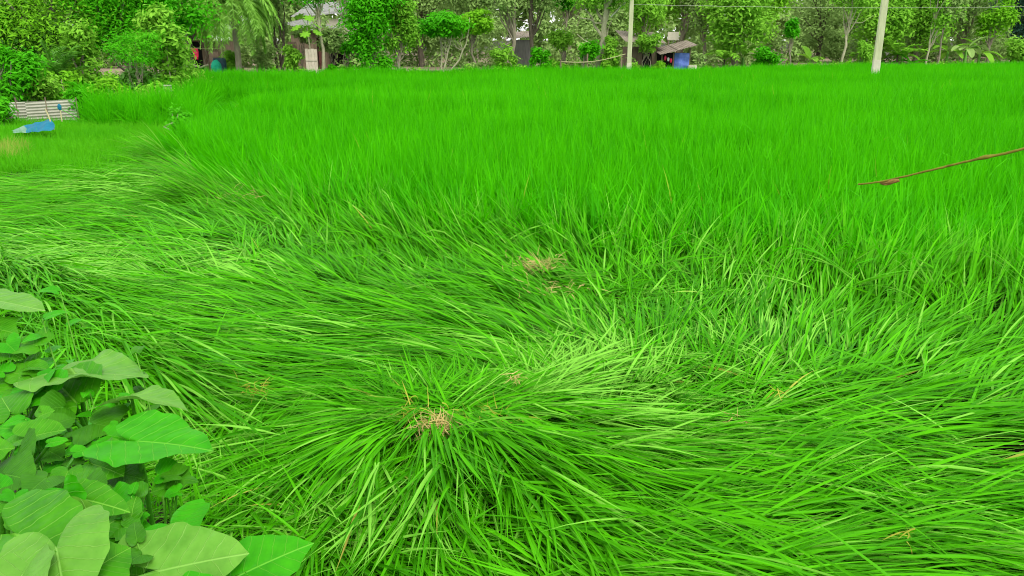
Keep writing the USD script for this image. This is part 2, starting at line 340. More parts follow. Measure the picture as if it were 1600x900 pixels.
def lodged(x, y):
    """0 where the rice stands, 1 where it lies flat."""
    u, v = seen(np.stack([x, y, np.full_like(x, 0.3)], -1))
    d = v - np.interp(u, EDGE_X, EDGE_Y) + 26 * (meshkit.noise(np.stack([x * 1.1, y * 0.8, 0 * x], -1), 5) - 0.5)
    width = np.interp(u, [200, 600, 1000, 1600], [90, 110, 150, 200])
    t = np.clip((d + 35) / width, 0, 1)
    return t * t * (3 - 2 * t)

TUFT = at(685, 668, 0.30)
def mat_height(x, y):
    """How high the flattened mat lies."""
    h = 0.05 + 0.10 * meshkit.noise(np.stack([x * 1.4, y * 1.4, 0 * x], -1), 3)
    h = h + 0.16 * np.exp(-(((x - TUFT[0]) / 0.55) ** 2 + ((y - TUFT[1]) / 0.38) ** 2))
    p = at(110, 455, 0.3)
    a = (x - p[0]) * 0.55 + (y - p[1]) * 0.83
    return h + 0.14 * np.exp(-(a / 0.45) ** 2) * (x < -1.4)

def hills(hx, hy, lean, yaw, rng, tillers, leaves, k, floor=None, follow=True, hs=1.0, wide=(0.0055, 0.0095), base_z=0.0, div=(0.08, 0.42), yspread=0.20):
    """Rice hills: each tiller leans and carries long leaves that droop on. Returns centre lines, sides, normals, half widths, lean."""
    n = len(hx) * tillers
    x, y = np.repeat(hx, tillers) + rng.normal(0, 0.028, n), np.repeat(hy, tillers) + rng.normal(0, 0.028, n)
    s = np.repeat(lean, tillers)
    yw = np.repeat(yaw, tillers)
    stand_yaw = rng.uniform(-np.pi, np.pi, n)
    phi = np.clip(s * 1.36 + rng.normal(0, 0.10, n) + (1 - s) * np.abs(rng.normal(0, 0.13, n)), 0, 1.52)
    yt = np.where(rng.random(n) < 0.25 + s, yw + rng.normal(0, yspread, n), stand_yaw)
    L = rng.uniform(0.30, 0.50, n) * hs
    # leaves
    m = n * leaves
    rep = lambda a: np.repeat(a, leaves)
    x, y, s, phi, yt, L = map(rep, (x, y, s, phi, yt, L))
    u = rng.uniform(0.25, 1.0, m)
    ph = phi * (0.45 + 0.55 * u)
    h2 = np.stack([np.cos(yt), np.sin(yt)], -1)
    P = np.stack([x + h2[:, 0] * np.sin(ph) * L * u, y + h2[:, 1] * np.sin(ph) * L * u, base_z + np.cos(ph) * L * u], -1)
    D = np.stack([h2[:, 0] * np.sin(phi), h2[:, 1] * np.sin(phi), np.cos(phi)], -1)
    D = unit(D + unit(rng.normal(0, 1, (m, 3))) * rng.uniform(*div, m)[:, None])
    D[:, 2] = np.where(s > 0.5, np.maximum(D[:, 2], -0.05), D[:, 2])
    ln = rng.uniform(0.30, 0.56, m) * hs
    droop = np.where(rng.random(m) < 0.16, rng.uniform(0.25, 0.6, m), rng.uniform(0.02, 0.16, m)) * (0.55 + 0.45 * s)
    lo = np.zeros(m) if floor is None else floor(x, y) + rng.uniform(0.0, 0.13, m)
    P[:, 2] = np.maximum(P[:, 2], lo * np.minimum(1, s * 1.2))
    C = np.zeros((m, k, 3)); Ds = np.zeros((m, k, 3)); C[:, 0] = P; Ds[:, 0] = D
    st = (ln / (k - 1))[:, None]
    for i in range(1, k):
        D = D.copy()
        D[:, 2] -= droop * (0.4 + 1.2 * i / k) * 6 / k
        if follow:
            D[:, :2] += 0.10 * s[:, None] * h2
        D = unit(D)
        P = P + D * st
        low = P[:, 2] < lo * s
        P[:, 2] = np.where(low, lo * s, P[:, 2])
        D[:, 2] = np.where(low & (D[:, 2] < 0), 0.02, D[:, 2])
        C[:, i], Ds[:, i] = P, D
    up = np.array([0, 0, 1.0]) + unit(rng.normal(0, 1, (m, 3))) * rng.uniform(0.2, 1.1, m)[:, None]
    side = unit(np.cross(Ds, up[:, None]))
    tw = rng.normal(0, 0.5, m)[:, None] * np.linspace(0, 1, k)[None]
    nor = np.cross(side, Ds)
    side = side * np.cos(tw)[..., None] + nor * np.sin(tw)[..., None]
    nor = np.cross(side, Ds)
    t = np.linspace(0, 1, k)
    prof = (0.55 + 0.45 * np.sin(np.pi * np.minimum(t / 0.8, 1))) * (1 - t ** 3)
    W = rng.uniform(*wide, m)[:, None] * prof[None]
    return C, side, nor, W, s, u

def grid(poly_pts, spacing, rng, jitter=0.38):
    from shapely import contains_xy
    from shapely.geometry import Polygon
    pg = Polygon(poly_pts)
    x0, y0, x1, y1 = pg.bounds
    X, Y = np.meshgrid(np.arange(x0, x1, spacing), np.arange(y0, y1, spacing))
    X, Y = X.ravel(), Y.ravel()
    X, Y = X + rng.uniform(-jitter, jitter, len(X)) * spacing, Y + rng.uniform(-jitter, jitter, len(Y)) * spacing
    ok = contains_xy(pg, X, Y)
    return X[ok], Y[ok]

rng = np.random.default_rng(11)
LEFT_EDGE = [(-13.0, 31.5), (-8.3, 20.0), (-5.2, 13.2), (-4.35, 10.4)]
near_poly = [tuple(at(u, v, 0.2)[:2]) for u, v in ((-150, 275), (110, 274), (250, 250), (300, 225))] + [(-4.35, 10.4), (-4.6, 11.2), (11.0, 11.2), (7.5, 8.0), (5.0, 5.0), (2.6, 1.75), (-0.62, 1.75), (-0.95, 2.5)] + \
            [tuple(at(u, v, 0.2)[:2]) for u, v in ((205, 575), (90, 560), (-150, 545))]
hx, hy = grid(near_poly, 0.172, rng)
s = lodged(hx, hy)
f2 = flow(hx, hy)
yaw = np.arctan2(f2[:, 1], f2[:, 0]) + rng.normal(0, 0.13, len(hx)) + 0.7 * (meshkit.noise(np.stack([hx * 2.2, hy * 2.2, 0 * hx], -1), 9) - 0.5) + 0.7 * (meshkit.noise(np.stack([hx * 4.5, hy * 4.5, 0 * hx], -1), 19) - 0.5)
hu, hv = seen(np.stack([hx, hy, 0.3 + 0 * hx], -1))
yaw = yaw + rng.normal(0, 0.26, len(hx)) * np.exp(-(((hx - TUFT[0]) / 0.9) ** 2 + ((hy - TUFT[1] + 0.4) / 0.8) ** 2))
flip = (rng.random(len(hx)) < np.where((hu > 950) & (hv > 660), 0.35, 0.02))
yaw = np.where(flip, yaw + np.pi, yaw)
messy = ((hu > 60 + (hv - 365) * 1.5) & (hu < 400) & (hv > 360) & (hv < 420)) | ((hu > 240) & (hu < 360) & (hv > 590) & (hv < 880))     # where falls meet, blades lie crosswise
yaw = np.where(messy & (rng.random(len(hx)) < 0.7), yaw + rng.normal(0, 1.1, len(hx)), yaw)
# distance to the pulled-up tuft: no hills on its bare heart
bare = (((hx - TUFT[0]) / 0.10) ** 2 + ((hy - TUFT[1]) / 0.07) ** 2 < 1)
keep = ~bare
hx, hy, s, yaw, hu, hv, messy = (a[keep] for a in (hx, hy, s, yaw, hu, hv, messy))
PALE = [(940, 570, 160, 65, .9), (120, 402, 150, 32, .85), (180, 285, 100, 20, .8), (340, 400, 80, 26, .75), (1040, 640, 100, 70, .6), (290, 700, 60, 110, .7), (560, 820, 170, 60, .5), (1180, 560, 130, 120, .35), (1180, 450, 140, 50, .3), (750, 530, 120, 20, .4), (420, 500, 160, 30, .25)]

def blade_attrs(C, s, u, rng, per, pale=True):
    n = len(C)
    mid = C[:, C.shape[1] // 2]
    tone = np.clip(rng.beta(1.5, 1.5, n) + 0.55 * (meshkit.noise(mid * 3.0, 4) - 0.5) + 0.35 * (meshkit.noise(mid * 9.0, 6) - 0.5), 0, 1)
    dry = (rng.random(n) < 0.0018) * rng.uniform(0.2, 0.7, n)
    return np.repeat(tone, per), np.repeat(dry, per)

def emit(parts, path, mat_name, rng, folded):
    V, F, A, B, n = [], [], [], [], 0
    for (C, S, N, W, ls, u) in parts:
        if len(C) == 0:
            continue
        v, f, per = strips(C, S, W, N if folded else None, 0.45)
        tone, dry = blade_attrs(C, ls, u, rng, per)
        V.append(v); F.append(f + n); A.append(tone); B.append(dry); n += len(v)
    V, F, A, B = np.vstack(V), np.vstack(F), np.concatenate(A), np.concatenate(B)
    return V, F, A, B

def turn_faces(C, S, N, rng):
    """Where the mat has rolled over, leaves show their paler undersides: the face is turned to the ground elsewhere."""
    mid = C[:, C.shape[1] // 2]
    u, v = seen(mid)
    p = np.full(len(C), 0.05)
    for (cx, cy, rx, ry, a) in PALE:
        p = np.maximum(p, a * np.exp(-((u - cx) / rx) ** 2 - ((v - cy) / ry) ** 2))
    wrong = (N[:, 2, 2] < 0) ^ (rng.random(len(C)) < p)
    S, N = S.copy(), N.copy()
    S[wrong] *= -1; N[wrong] *= -1
    return C, S, N

dist = np.hypot(hx, hy)
lod_parts, edge_parts = [[], []], []
for lo_, hi_, til, lv, k in ((0, 3.6, 10, 6, 6), (3.6, 6.2, 10, 5, 6), (6.2, 99, 9, 4, 5)):
    q = (dist >= lo_) & (dist < hi_) & (s > 0.5)
    by_tuft = ((hx - TUFT[0]) / 0.75) ** 2 + ((hy - TUFT[1] + 0.25) / 0.65) ** 2 < 1
    for part, size, spread in ((q & ~by_tuft, 1.22, 0.14), (q & by_tuft, 0.92, 0.24)):
        if not part.any():
            continue
        C, S, N, W, ls, u = hills(hx[part], hy[part], s[part], yaw[part], rng, til, lv, k, floor=mat_height, wide=(0.0042, 0.0086), hs=size, div=(0.05, 0.30), yspread=spread)
        C, S, N = turn_faces(C, S, N, rng)
        lod_parts[0 if hi_ < 5 else 1].append((C, S, N, W, ls, u))
q = s <= 0.5
edge_parts.append(hills(hx[q], hy[q], s[q], yaw[q], rng, 9, 4, 5, floor=mat_height))
lodge = thing('lodged_rice', (0, 0, 0), 'rice crop flattened into a swirling green mat of long blades in the foreground', 'rice')
tag(lodge, kind='stuff')
for nm, parts, fold in (('near_blades', lod_parts[0], True), ('mat_blades', lod_parts[1], False)):
    V, F, A, B = emit(parts, None, None, rng, fold)
    tag(put(nm, V, F, 'rice_leaf', lodge, {'tone': A, 'dry': B}), kind='stuff')
print('lodged hills', len(hx), 'tris', len(F))
stand = thing('standing_rice', (0, 0, 0), 'upright bright green rice crop filling the field up to the far trees', 'rice')
tag(stand, kind='stuff')
# loose crosswise plants where the falls part from each other
fx, fy = [], []
for (u, v, rx, ry, n) in ((690, 655, 0.24, 0.14, 46), (770, 640, 0.34, 0.18, 70), (860, 610, 0.30, 0.24, 70), (950, 560, 0.40, 0.40, 90), (620, 655, 0.2, 0.12, 26), (965, 458, 0.32, 0.45, 70), (1200, 590, 0.3, 0.3, 40), (495, 812, 0.24, 0.14, 50), (430, 790, 0.2, 0.2, 40), (300, 700, 0.16, 0.30, 50), (345, 800, 0.16, 0.2, 40), (560, 860, 0.3, 0.12, 40)):
    c = at(u, v, 0.2); fx.append(c[0] + rng.normal(0, rx * 0.6, n)); fy.append(c[1] + rng.normal(0, ry * 0.6, n))
fx, fy = np.concatenate(fx), np.concatenate(fy)
q = ((fx - TUFT[0]) / 0.07) ** 2 + ((fy - TUFT[1]) / 0.05) ** 2 > 1
fx, fy = fx[q], fy[q]
C, S, N, W, ls, u = hills(fx, fy, rng.uniform(0.72, 1.0, len(fx)), rng.uniform(-np.pi, np.pi, len(fx)), rng, 7, 5, 7, floor=lambda x, y: mat_height(x, y) * 0.75, hs=0.72, wide=(0.0040, 0.0080))
C, S, N = turn_faces(C, S, N, rng)
V, F, A, B = emit([(C, S, N, W, ls, u)], None, None, rng, True)
tag(put('loose_blades', V, F, 'rice_leaf', lodge, {'tone': A, 'dry': B}), kind='stuff')
# long blades draped along the edge of the bank at the left
bx, by = grid([tuple(at(u, v, 0.35)[:2]) for u, v in ((-160, 380), (10, 392), (120, 462), (262, 560), (200, 566), (70, 520), (-160, 480))], 0.15, rng)
bd = at(230, 548, 0.35)[:2] - at(0, 396, 0.35)[:2]
C, S, N, W, ls, u = hills(bx, by, np.full(len(bx), 1.02), math.atan2(bd[1], bd[0]) + rng.normal(0, 0.10, len(bx)), rng, 6, 4, 9, floor=lambda x, y: mat_height(x, y) + 0.10, hs=1.9, wide=(0.004, 0.0085))
C, S, N = turn_faces(C, S, N, rng)
V, F, A, B = emit([(C, S, N, W, ls, u)], None, None, rng, False)
tag(put('draped_blades', V, F, 'rice_leaf', lodge, {'tone': A, 'dry': B}), kind='stuff')
V, F, A, B = emit(edge_parts, None, None, rng, False)
tag(put('front_plants', V, F, 'rice_upright', stand, {'tone': A, 'dry': B}), kind='stuff')

# the standing field further back: patches of hills, instanced
def instancer(name, protos, pos, rotz, tilt, scale, idx, parent, mat_name):
    """protos: list of (V, F, attrs)."""
    path = numbered((str(parent.GetPath()) if parent else '/World') + '/' + name)
    pi = UsdGeom.PointInstancer.Define(stage, path)
    UsdGeom.Scope.Define(stage, path + '/sources')
    tg = []
    for i, (v, f, a) in enumerate(protos):
        put(None, v, f, mat_name, attrs=a, path=f'{path}/sources/{"patch" if i == 0 else "patch_%03d" % i}')
        tg.append(Sdf.Path(f'{path}/sources/{"patch" if i == 0 else "patch_%03d" % i}'))
    pi.CreatePrototypesRel().SetTargets(tg)
    pi.CreateProtoIndicesAttr(Vt.IntArray.FromNumpy(np.asarray(idx, np.int32)))
    pi.CreatePositionsAttr(Vt.Vec3fArray.FromNumpy(np.ascontiguousarray(pos, np.float32)))
    pi.CreateScalesAttr(Vt.Vec3fArray.FromNumpy(np.ascontiguousarray(np.broadcast_to(np.asarray(scale).reshape(len(pos), -1), (len(pos), 3)), np.float32)))
    qs = []
    for a, (tx, ty) in zip(rotz, tilt):
        r = Gf.Rotation(Gf.Vec3d(0, 0, 1), math.degrees(a)) * Gf.Rotation(Gf.Vec3d(1, 0, 0), math.degrees(tx)) * Gf.Rotation(Gf.Vec3d(0, 1, 0), math.degrees(ty))
        qq = r.GetQuat()
        qs.append(Gf.Quath(qq.GetReal(), Gf.Vec3h(*qq.GetImaginary())))
    pi.CreateOrientationsAttr(Vt.QuathArray(qs))
    return tag(pi.GetPrim(), kind='stuff')

def rice_patch(size, spacing, tillers, leaves, k, rng, lean=0.02, wide=(0.0055, 0.0095), hs=1.0):
    n = int(round(size / spacing))
    X, Y = np.meshgrid((np.arange(n) + 0.5) * spacing - size / 2, (np.arange(n) + 0.5) * spacing - size / 2)
    X, Y = X.ravel() + rng.uniform(-.4, .4, n * n) * spacing, Y.ravel() + rng.uniform(-.4, .4, n * n) * spacing
    ln = np.clip(lean + rng.normal(0, 0.03, n * n), 0, 1)
    C, S, N, W, ls, u = hills(X, Y, ln, rng.uniform(-np.pi, np.pi, n * n), rng, tillers, leaves, k, follow=False, wide=wide, hs=hs)
    v, f, per = strips(C, S, W)
    tone, dry = blade_attrs(C, ls, u, rng, per)
    dry = dry * (np.repeat(rng.random(len(C)), per) < 0.25)
    return v, f, {'tone': tone, 'dry': dry}

rng = np.random.default_rng(23)
protos = [rice_patch(0.55, 0.16, 8, 4, 5, rng) for _ in range(6)] + [rice_patch(1.05, 0.19, 8, 4, 4, rng, wide=(0.008, 0.013)) for _ in range(6)] + \
         [rice_patch(1.05, 0.19, 8, 4, 5, rng, lean=0.62, wide=(0.007, 0.012)) for _ in range(3)]
far_edge = lambda x: 30.6 + (x + 12.6) * 0.325
field = [(-4.55, 11.1), (-5.2, 13.2), (-8.3, 20.0), (-13.0, 30.4), (40, far_edge(40)), (40, 25), (11.2, 11.1)]
px1, py1 = grid([p for p in ((-4.55, 11.1), (-5.3, 13.5), (-6.5, 16.2), (14.5, 16.2), (11.2, 11.1))], 0.5, rng, 0.15)
px2, py2 = grid([(-6.5, 16.3), (-8.3, 20.0), (-13.0, 30.4), (40, far_edge(40)), (40, 25), (14.5, 16.3)], 0.92, rng, 0.2)
FALL = [(at(470, 140, .6), 1.6, 1.1), (at(420, 150, .6), 1.5, 1.0), (at(350, 150, .6), 1.6, 1.5), (at(330, 170, .6), 1.0, 1.3), (at(560, 150, .6), 1.4, .45), (at(600, 140, .6), 1.8, .5)]
def fallen(x, y):
    return np.max([np.exp(-((x - c[0]) / rx) ** 2 - ((y - c[1]) / (ry * 1.5)) ** 2) for c, rx, ry in FALL], 0)
pos, idx, rz, tl, sc = [], [], [], [], []
for (xs, ys, b0, b1) in ((px1, py1, 0, 6), (px2, py2, 6, 12)):
    for x, y in zip(xs, ys):
        lw = fallen(x, y)
        nz = meshkit.noise(np.array([x * 0.35, y * 0.35, 0.0]), 8)
        hz = 0.80 + 0.28 * nz + 0.16 * meshkit.noise(np.array([x * 0.10, y * 0.42, 7.0]), 12) + rng.uniform(-0.04, 0.04)
        down = lw > 0.42
        if -5.6 < x < -1.5 and abs(y - 20.4 - 0.12 * (x + 3.5)) < 0.75:
            hz *= 0.34
        idx.append(rng.integers(12, 15) if down else rng.integers(b0, b1))
        pos.append((x, y, 0.0)); rz.append(rng.uniform(-np.pi, np.pi) if not down else rng.normal(2.9, 0.5))
        tl.append((rng.normal(0, 0.05) + 0.12 * (meshkit.noise(np.array([x * .5, y * .5, 3.]), 2) - .5), rng.normal(0, 0.05)))
        w_ = 0.5 if (b0 == 0 and down) else 1.0
        sc.append((w_, w_, hz * (1 - 0.35 * min(lw, 0.6))))
instancer('back_plants', protos, np.array(pos), rz, tl, np.array(sc), idx, stand, 'rice_upright')
print('rice patches', len(pos))

# ------------------------------------------------------------------ verge at the left: short grass, taller grass, weeds
def grass_patch(size, n, h0, h1, k, rng, spread=0.5, wide=(0.003, 0.006)):
    x, y = rng.uniform(-size / 2, size / 2, n), rng.uniform(-size / 2, size / 2, n)
    az = rng.uniform(-np.pi, np.pi, n); ph = np.abs(rng.normal(0, spread, n)); L = rng.uniform(h0, h1, n)
    D = np.stack([np.cos(az) * np.sin(ph), np.sin(az) * np.sin(ph), np.cos(ph)], -1)
    P = np.stack([x, y, np.zeros(n)], -1)
    C = np.zeros((n, k, 3)); Ds = np.zeros_like(C); C[:, 0], Ds[:, 0] = P, D
    dr = rng.uniform(0.05, 0.5, n)
    for i in range(1, k):
        D = D.copy(); D[:, 2] -= dr * 2.2 / k * i / k * 2; D = unit(D); P = P + D * (L / (k - 1))[:, None]
        C[:, i], Ds[:, i] = P, D
    S = unit(np.cross(Ds, (np.array([0, 0, 0.4]) + unit(rng.normal(0, 1, (n, 3))))[:, None]))
    W = rng.uniform(*wide, n)[:, None] * (1 - np.linspace(0, 1, k) ** 2)[None]
    v, f, per = strips(C, S, W)
    return v, f, {'tone': np.repeat(rng.random(n), per)}

def scatter(name, label, polys, spacing, protos, mat_name, seed, scale=(0.8, 1.2), dens=None, cat='grass'):
    rng = np.random.default_rng(seed)
    X, Y = [], []
    for p in polys:
        a, b = grid(p, spacing, rng, 0.4); X.append(a); Y.append(b)
    X, Y = np.concatenate(X), np.concatenate(Y)
    if dens is not None:
        q = rng.random(len(X)) < dens(X, Y); X, Y = X[q], Y[q]
    n = len(X)
    Z = ground_z(X, Y) - 0.01
    p = instancer(name, protos, np.stack([X, Y, Z], -1), rng.uniform(-np.pi, np.pi, n), rng.normal(0, 0.06, (n, 2)), rng.uniform(*scale, n)[:, None] * np.ones(3), rng.integers(0, len(protos), n), None, mat_name)
    tag(p, label, cat)
    return p

rng = np.random.default_rng(5)
verge = [tuple(at(u, v, 0.25)[:2]) for u, v in ((-260, 272), (110, 272), (235, 248), (285, 220), (310, 190))] + [(-8.6, 20.0), (-12.5, 30), (-26, 30), (-26, 12)]
scatter('short_grass', 'short dense green grass on the low verge left of the rice', [verge], 0.42, [grass_patch(0.6, 420, 0.07, 0.26, 4, rng) for _ in range(5)], 'grass_short', 31)
tallp = [tuple(at(u, v, 0.3)[:2]) for u, v in ((120, 196), (300, 200), (345, 150), (315, 130), (200, 152), (100, 176))]
scatter('tall_grass', 'tall bright clumpy grass between the bushes and the verge', [tallp, [tuple(at(u, v, 0.3)[:2]) for u, v in ((-200, 182), (-10, 185), (10, 160), (-200, 160))]], 0.46,
        [grass_patch(0.30, 240, 0.30, 0.80, 7, rng, 0.55, (0.005, 0.009)) for _ in range(6)], 'rice_upright', 32, (0.45, 1.35))
palep = [tuple(at(u, v, 0.26)[:2]) for u, v in ((-200, 256), (20, 252), (46, 236), (20, 230), (-200, 236))]
scatter('dry_grass', 'pale yellowish trodden grass strip at the left edge of the verge', [palep], 0.2, [grass_patch(0.3, 160, 0.10, 0.28, 4, rng, 0.8) for _ in range(3)], 'grass_pale', 33)
bankp = [(-3.2, 3.3), (-0.7, 2.6), (-0.5, 1.0), (2.2, 1.25), (3.0, 0.4), (-3.2, 0.2)]
scatter('bank_weeds', 'fine low weeds and grass on the dark bank under the taro leaves', [bankp], 0.16, [grass_patch(0.2, 30, 0.06, 0.24, 5, rng, 0.6, (0.002, 0.005)) for _ in range(4)], 'grass_short', 34, dens=lambda x, y: 0.55 + 0 * x)

# ------------------------------------------------------------------ trees and shrubs
def leaves_mesh(P, N, size, rng, slim=0.42, droop=0.0):
    n = len(P)
    a = unit(np.cross(N, rng.normal(0, 1, (n, 3)))); a[:, 2] -= droop; a = unit(a)
    b = unit(np.cross(N, a)); c = np.cross(a, b)
    s = size * rng.uniform(0.6, 1.3, n)
    s = s[:, None]
    V = np.stack([P - a * s, P + b * s * slim + c * s * 0.12, P + a * s, P - b * s * slim + c * s * 0.12], 1).reshape(-1, 3)
    F = (np.array([[0, 1, 2], [0, 2, 3]])[None] + (np.arange(n) * 4)[:, None, None]).reshape(-1, 3)
    return V, F

def clump_leaves(cen, rad, n, size, rng, slim, droop, flat=0.75):
    w = rad ** 2; k = rng.choice(len(cen), n, p=w / w.sum())
    d = unit(rng.normal(0, 1, (n, 3)) + [0, 0, 0.25])
    r = rad[k] * np.abs(rng.normal(0.72, 0.33, n))
    P = cen[k] + d * r[:, None] * [1, 1, flat]
    N = unit(d * 0.7 + [0, 0, 0.75] + rng.normal(0, 0.45, (n, 3)))
    return leaves_mesh(P, N, size, rng, slim, droop)

def tree(name, label, px, dist, top, bottom, rad, leaf, n, m, seed, trunk=0.10, lean=0.0, stems=1, bark='bark_grey', cat='tree', group=None, clumps=None, slim=0.42, droop=0.15, flat=0.85, fork=0.45, crack=0.42, ry=None, bare=0):
    """Tapered trunk(s) with limbs reaching into leaf clumps spread through the crown between heights bottom and top."""
    rng = np.random.default_rng(seed)
    p = far(px, 100, dist); z0 = float(ground_z(p[0], p[1])) - 0.05
    t = thing(name, (p[0], p[1], z0), label, cat, group)
    fine = 0.86 if dist > 28 else 0.92; leaf = leaf * fine; n = int(n / fine ** 2); nc = int((clumps or max(9, rad * 12)) * 1.5)
    q = unit(rng.normal(0, 1, (nc, 3))) * (rng.random(nc) ** 0.4)[:, None]
    zc, hz = (top + bottom) / 2, (top - bottom) / 2
    cen = np.stack([lean + q[:, 0] * rad * 0.8, q[:, 1] * (ry or rad) * 0.8, zc + q[:, 2] * hz * 0.85], -1)
    cr = rng.uniform(0.5, 1.3, nc) * rad * crack; n = int(n * 1.3)
    V = []
    for sidx in range(stems):
        off = np.array([rng.normal(0, 0.12), rng.normal(0, 0.1), 0]) if stems > 1 else np.zeros(3)
        tip = np.array([lean + (rng.normal(0, rad * 0.35) if stems > 1 else 0), rng.normal(0, 0.1), bottom + (top - bottom) * 0.72])
        pth = bend(off, tip, 9, (rng.normal(0, 0.14), 0, 0), rng, 0.05)
        V.append(tube(pth, np.linspace(trunk, trunk * 0.3, 9), 7))
        own = [i for i in range(nc) if i % stems == sidx]
        for i in own[:max(4, 10 // stems)]:
            a = pth[min(8, max(2, int(8 * np.clip((cen[i, 2] - 0.6 - hz * fork) / max(tip[2], .1), 0.25, 0.95))))]
            V.append(tube(bend(a, cen[i], 6, (0, 0, -0.06), rng, 0.05), np.linspace(trunk * 0.45, trunk * 0.1, 6), 5))
    for i in range(bare):
        a = np.array([lean * 0.6, 0, bottom * rng.uniform(0.5, 1.0)]); e = a + [rng.normal(0, 0.7), rng.normal(0, 0.3), rng.uniform(0.3, 1.0)]
        V.append(tube(bend(a, e, 5, (0, 0, -0.1), rng, 0.04), np.linspace(trunk * 0.3, trunk * 0.1, 5), 5))
    v, f = join(*V)
    put('trunk', v, f, bark, t, normals=vnormals(v, f))
    v, f = clump_leaves(cen, cr, n, leaf, rng, slim, droop, flat)
    v[:, 2] = np.maximum(v[:, 2], 0.04)
    put('crown', v, f, m, t)
    return t

# the wood behind everything, read as one mass
rng = np.random.default_rng(77)
WV = []
for i in range(64):
    x = -36 + i * 1.6 + rng.normal(0, 0.6); y = 56 + rng.uniform(0, 12) + 0.12 * max(x, 0)
    top, rad = rng.uniform(6.0, 10), rng.uniform(1.8, 2.8)
    nc = 16; q = unit(rng.normal(0, 1, (nc, 3))) * (rng.random(nc) ** 0.4)[:, None]
    cen = np.array([x, y, top * 0.52]) + q * [rad, rad * 0.8, top * 0.48]
    WV.append(clump_leaves(cen, rng.uniform(0.6, 1.15, nc), 950, 0.32, rng, 0.5, 0.1))
for i in range(44):
    x = -52 + i * 3.0 + rng.normal(0, 0.8); y = 76 + rng.uniform(0, 10); top = rng.uniform(9, 13)
    q = unit(rng.normal(0, 1, (14, 3))) * (rng.random(14) ** 0.4)[:, None]
    WV.append(clump_leaves(np.array([x, y, top * 0.5]) + q * [2.6, 2.0, top * 0.5], rng.uniform(1.0, 1.6, 14), 520, 0.52, rng, 0.5, 0.1))
v, f = join(*WV)
tag(put('far_wood', v, f, 'leaf_dull'), 'wood of dull green trees far behind the houses', 'wood', kind='stuff')

def stick(px0, y0, px1, y1, d, r, wob=0.02, n=7, seed=1, d1=None, sides=6, sag=(0, 0, 0)):
    rng = np.random.default_rng(seed)
    P = bend(far(px0, y0, d), far(px1, y1, d1 or d), n, sag, rng, wob)
    return tube(P, r, sides)

BEHIND = 'trees in the row beyond the rice'
LEFTM = 'trees and bushes massed at the left'
# left mass
tree('feathery_tree', 'pale lime feathery bush filling the top left behind the dark bushes', 95, 22.3, 4.6, 0.8, 2.2, 0.070, 12000, 'leaf_lime', 101, 0.12, group=LEFTM, slim=0.3, clumps=34)
tree('vivid_tree', 'vivid green dense tree crown above the small leaning pale trunk', 205, 22.6, 4.4, 0.8, 1.6, 0.075, 9000, 'leaf_vivid', 102, 0.09, group=LEFTM, slim=0.32, clumps=26)
tree('vivid_tree', 'vivid green bush cut by the left edge at the top', -5, 21.5, 3.1, 0.9, 0.85, 0.08, 3600, 'leaf_vivid', 103, 0.07, group=LEFTM, slim=0.35)
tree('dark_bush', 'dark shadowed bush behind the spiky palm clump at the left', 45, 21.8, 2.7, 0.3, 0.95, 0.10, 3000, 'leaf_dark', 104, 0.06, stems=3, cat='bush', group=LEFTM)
tree('dark_bush', 'dark bush with lighter leaf tips right of the spiky palm clump', 135, 21.2, 2.3, 0.3, 0.9, 0.08, 3400, 'leaf_mid', 105, 0.05, stems=3, cat='bush', group=LEFTM)
tree('leafy_bush', 'bright leafy bush over the left end of the tin fence', 12, 17.6, 1.75, 0.30, 0.62, 0.075, 2600, 'leaf_vivid', 106, 0.03, stems=3, cat='bush', group=LEFTM, slim=0.35)
tree('leafy_bush', 'green leafy shrub growing over the middle of the tin fence', 48, 18.2, 1.25, 0.35, 0.55, 0.07, 1900, 'leaf_mid', 107, 0.03, stems=3, cat='bush', group=LEFTM)
tree('leaning_tree', 'small tree with a pale leaning forked trunk and vivid crown', 190, 19.2, 2.05, 1.0, 0.75, 0.045, 2000, 'leaf_vivid', 108, 0.018, lean=0.30, stems=1, group=LEFTM, slim=0.3, flat=0.5)
tree('glossy_tree', 'dense dark leaved tree at the right end of the bushes', 255, 20.5, 2.6, 0.2, 0.8, 0.085, 4600, 'leaf_mid', 109, 0.06, stems=2, group=LEFTM)
tree('glossy_tree', 'leafy branching crown spreading above the red cloth', 258, 24.0, 4.4, 1.5, 1.3, 0.085, 5200, 'leaf_vivid', 110, 0.09, lean=0.3, group=LEFTM)
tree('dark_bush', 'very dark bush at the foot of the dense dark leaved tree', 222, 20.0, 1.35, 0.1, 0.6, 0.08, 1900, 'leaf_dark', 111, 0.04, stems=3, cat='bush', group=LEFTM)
tree('leafy_bush', 'light green bush trailing into the rice below the red cloth', 284, 24.5, 1.0, 0.1, 0.75, 0.08, 2400, 'leaf_mid', 112, 0.03, stems=3, cat='bush', group=LEFTM)
tree('leafy_bush', 'low bush with yellowish leaves between the tin fence and the palm clump', 75, 18.8, 1.25, 0.1, 0.6, 0.08, 1900, 'leaf_lime', 113, 0.03, stems=3, cat='bush', group=LEFTM)
tree('grey_tree', 'greyish thin tree top behind the lime feathery bush', 40, 30, 6.5, 2.2, 1.7, 0.09, 3000, 'leaf_dull', 114, 0.1, group=LEFTM, slim=0.3)
tree('grey_tree', 'dark limbed tree spreading behind the date palm and the red cloth', 300, 33, 6.5, 1.7, 2.0, 0.12, 4000, 'leaf_mid', 115, 0.13, bark='bark_dark', group=LEFTM, bare=3)
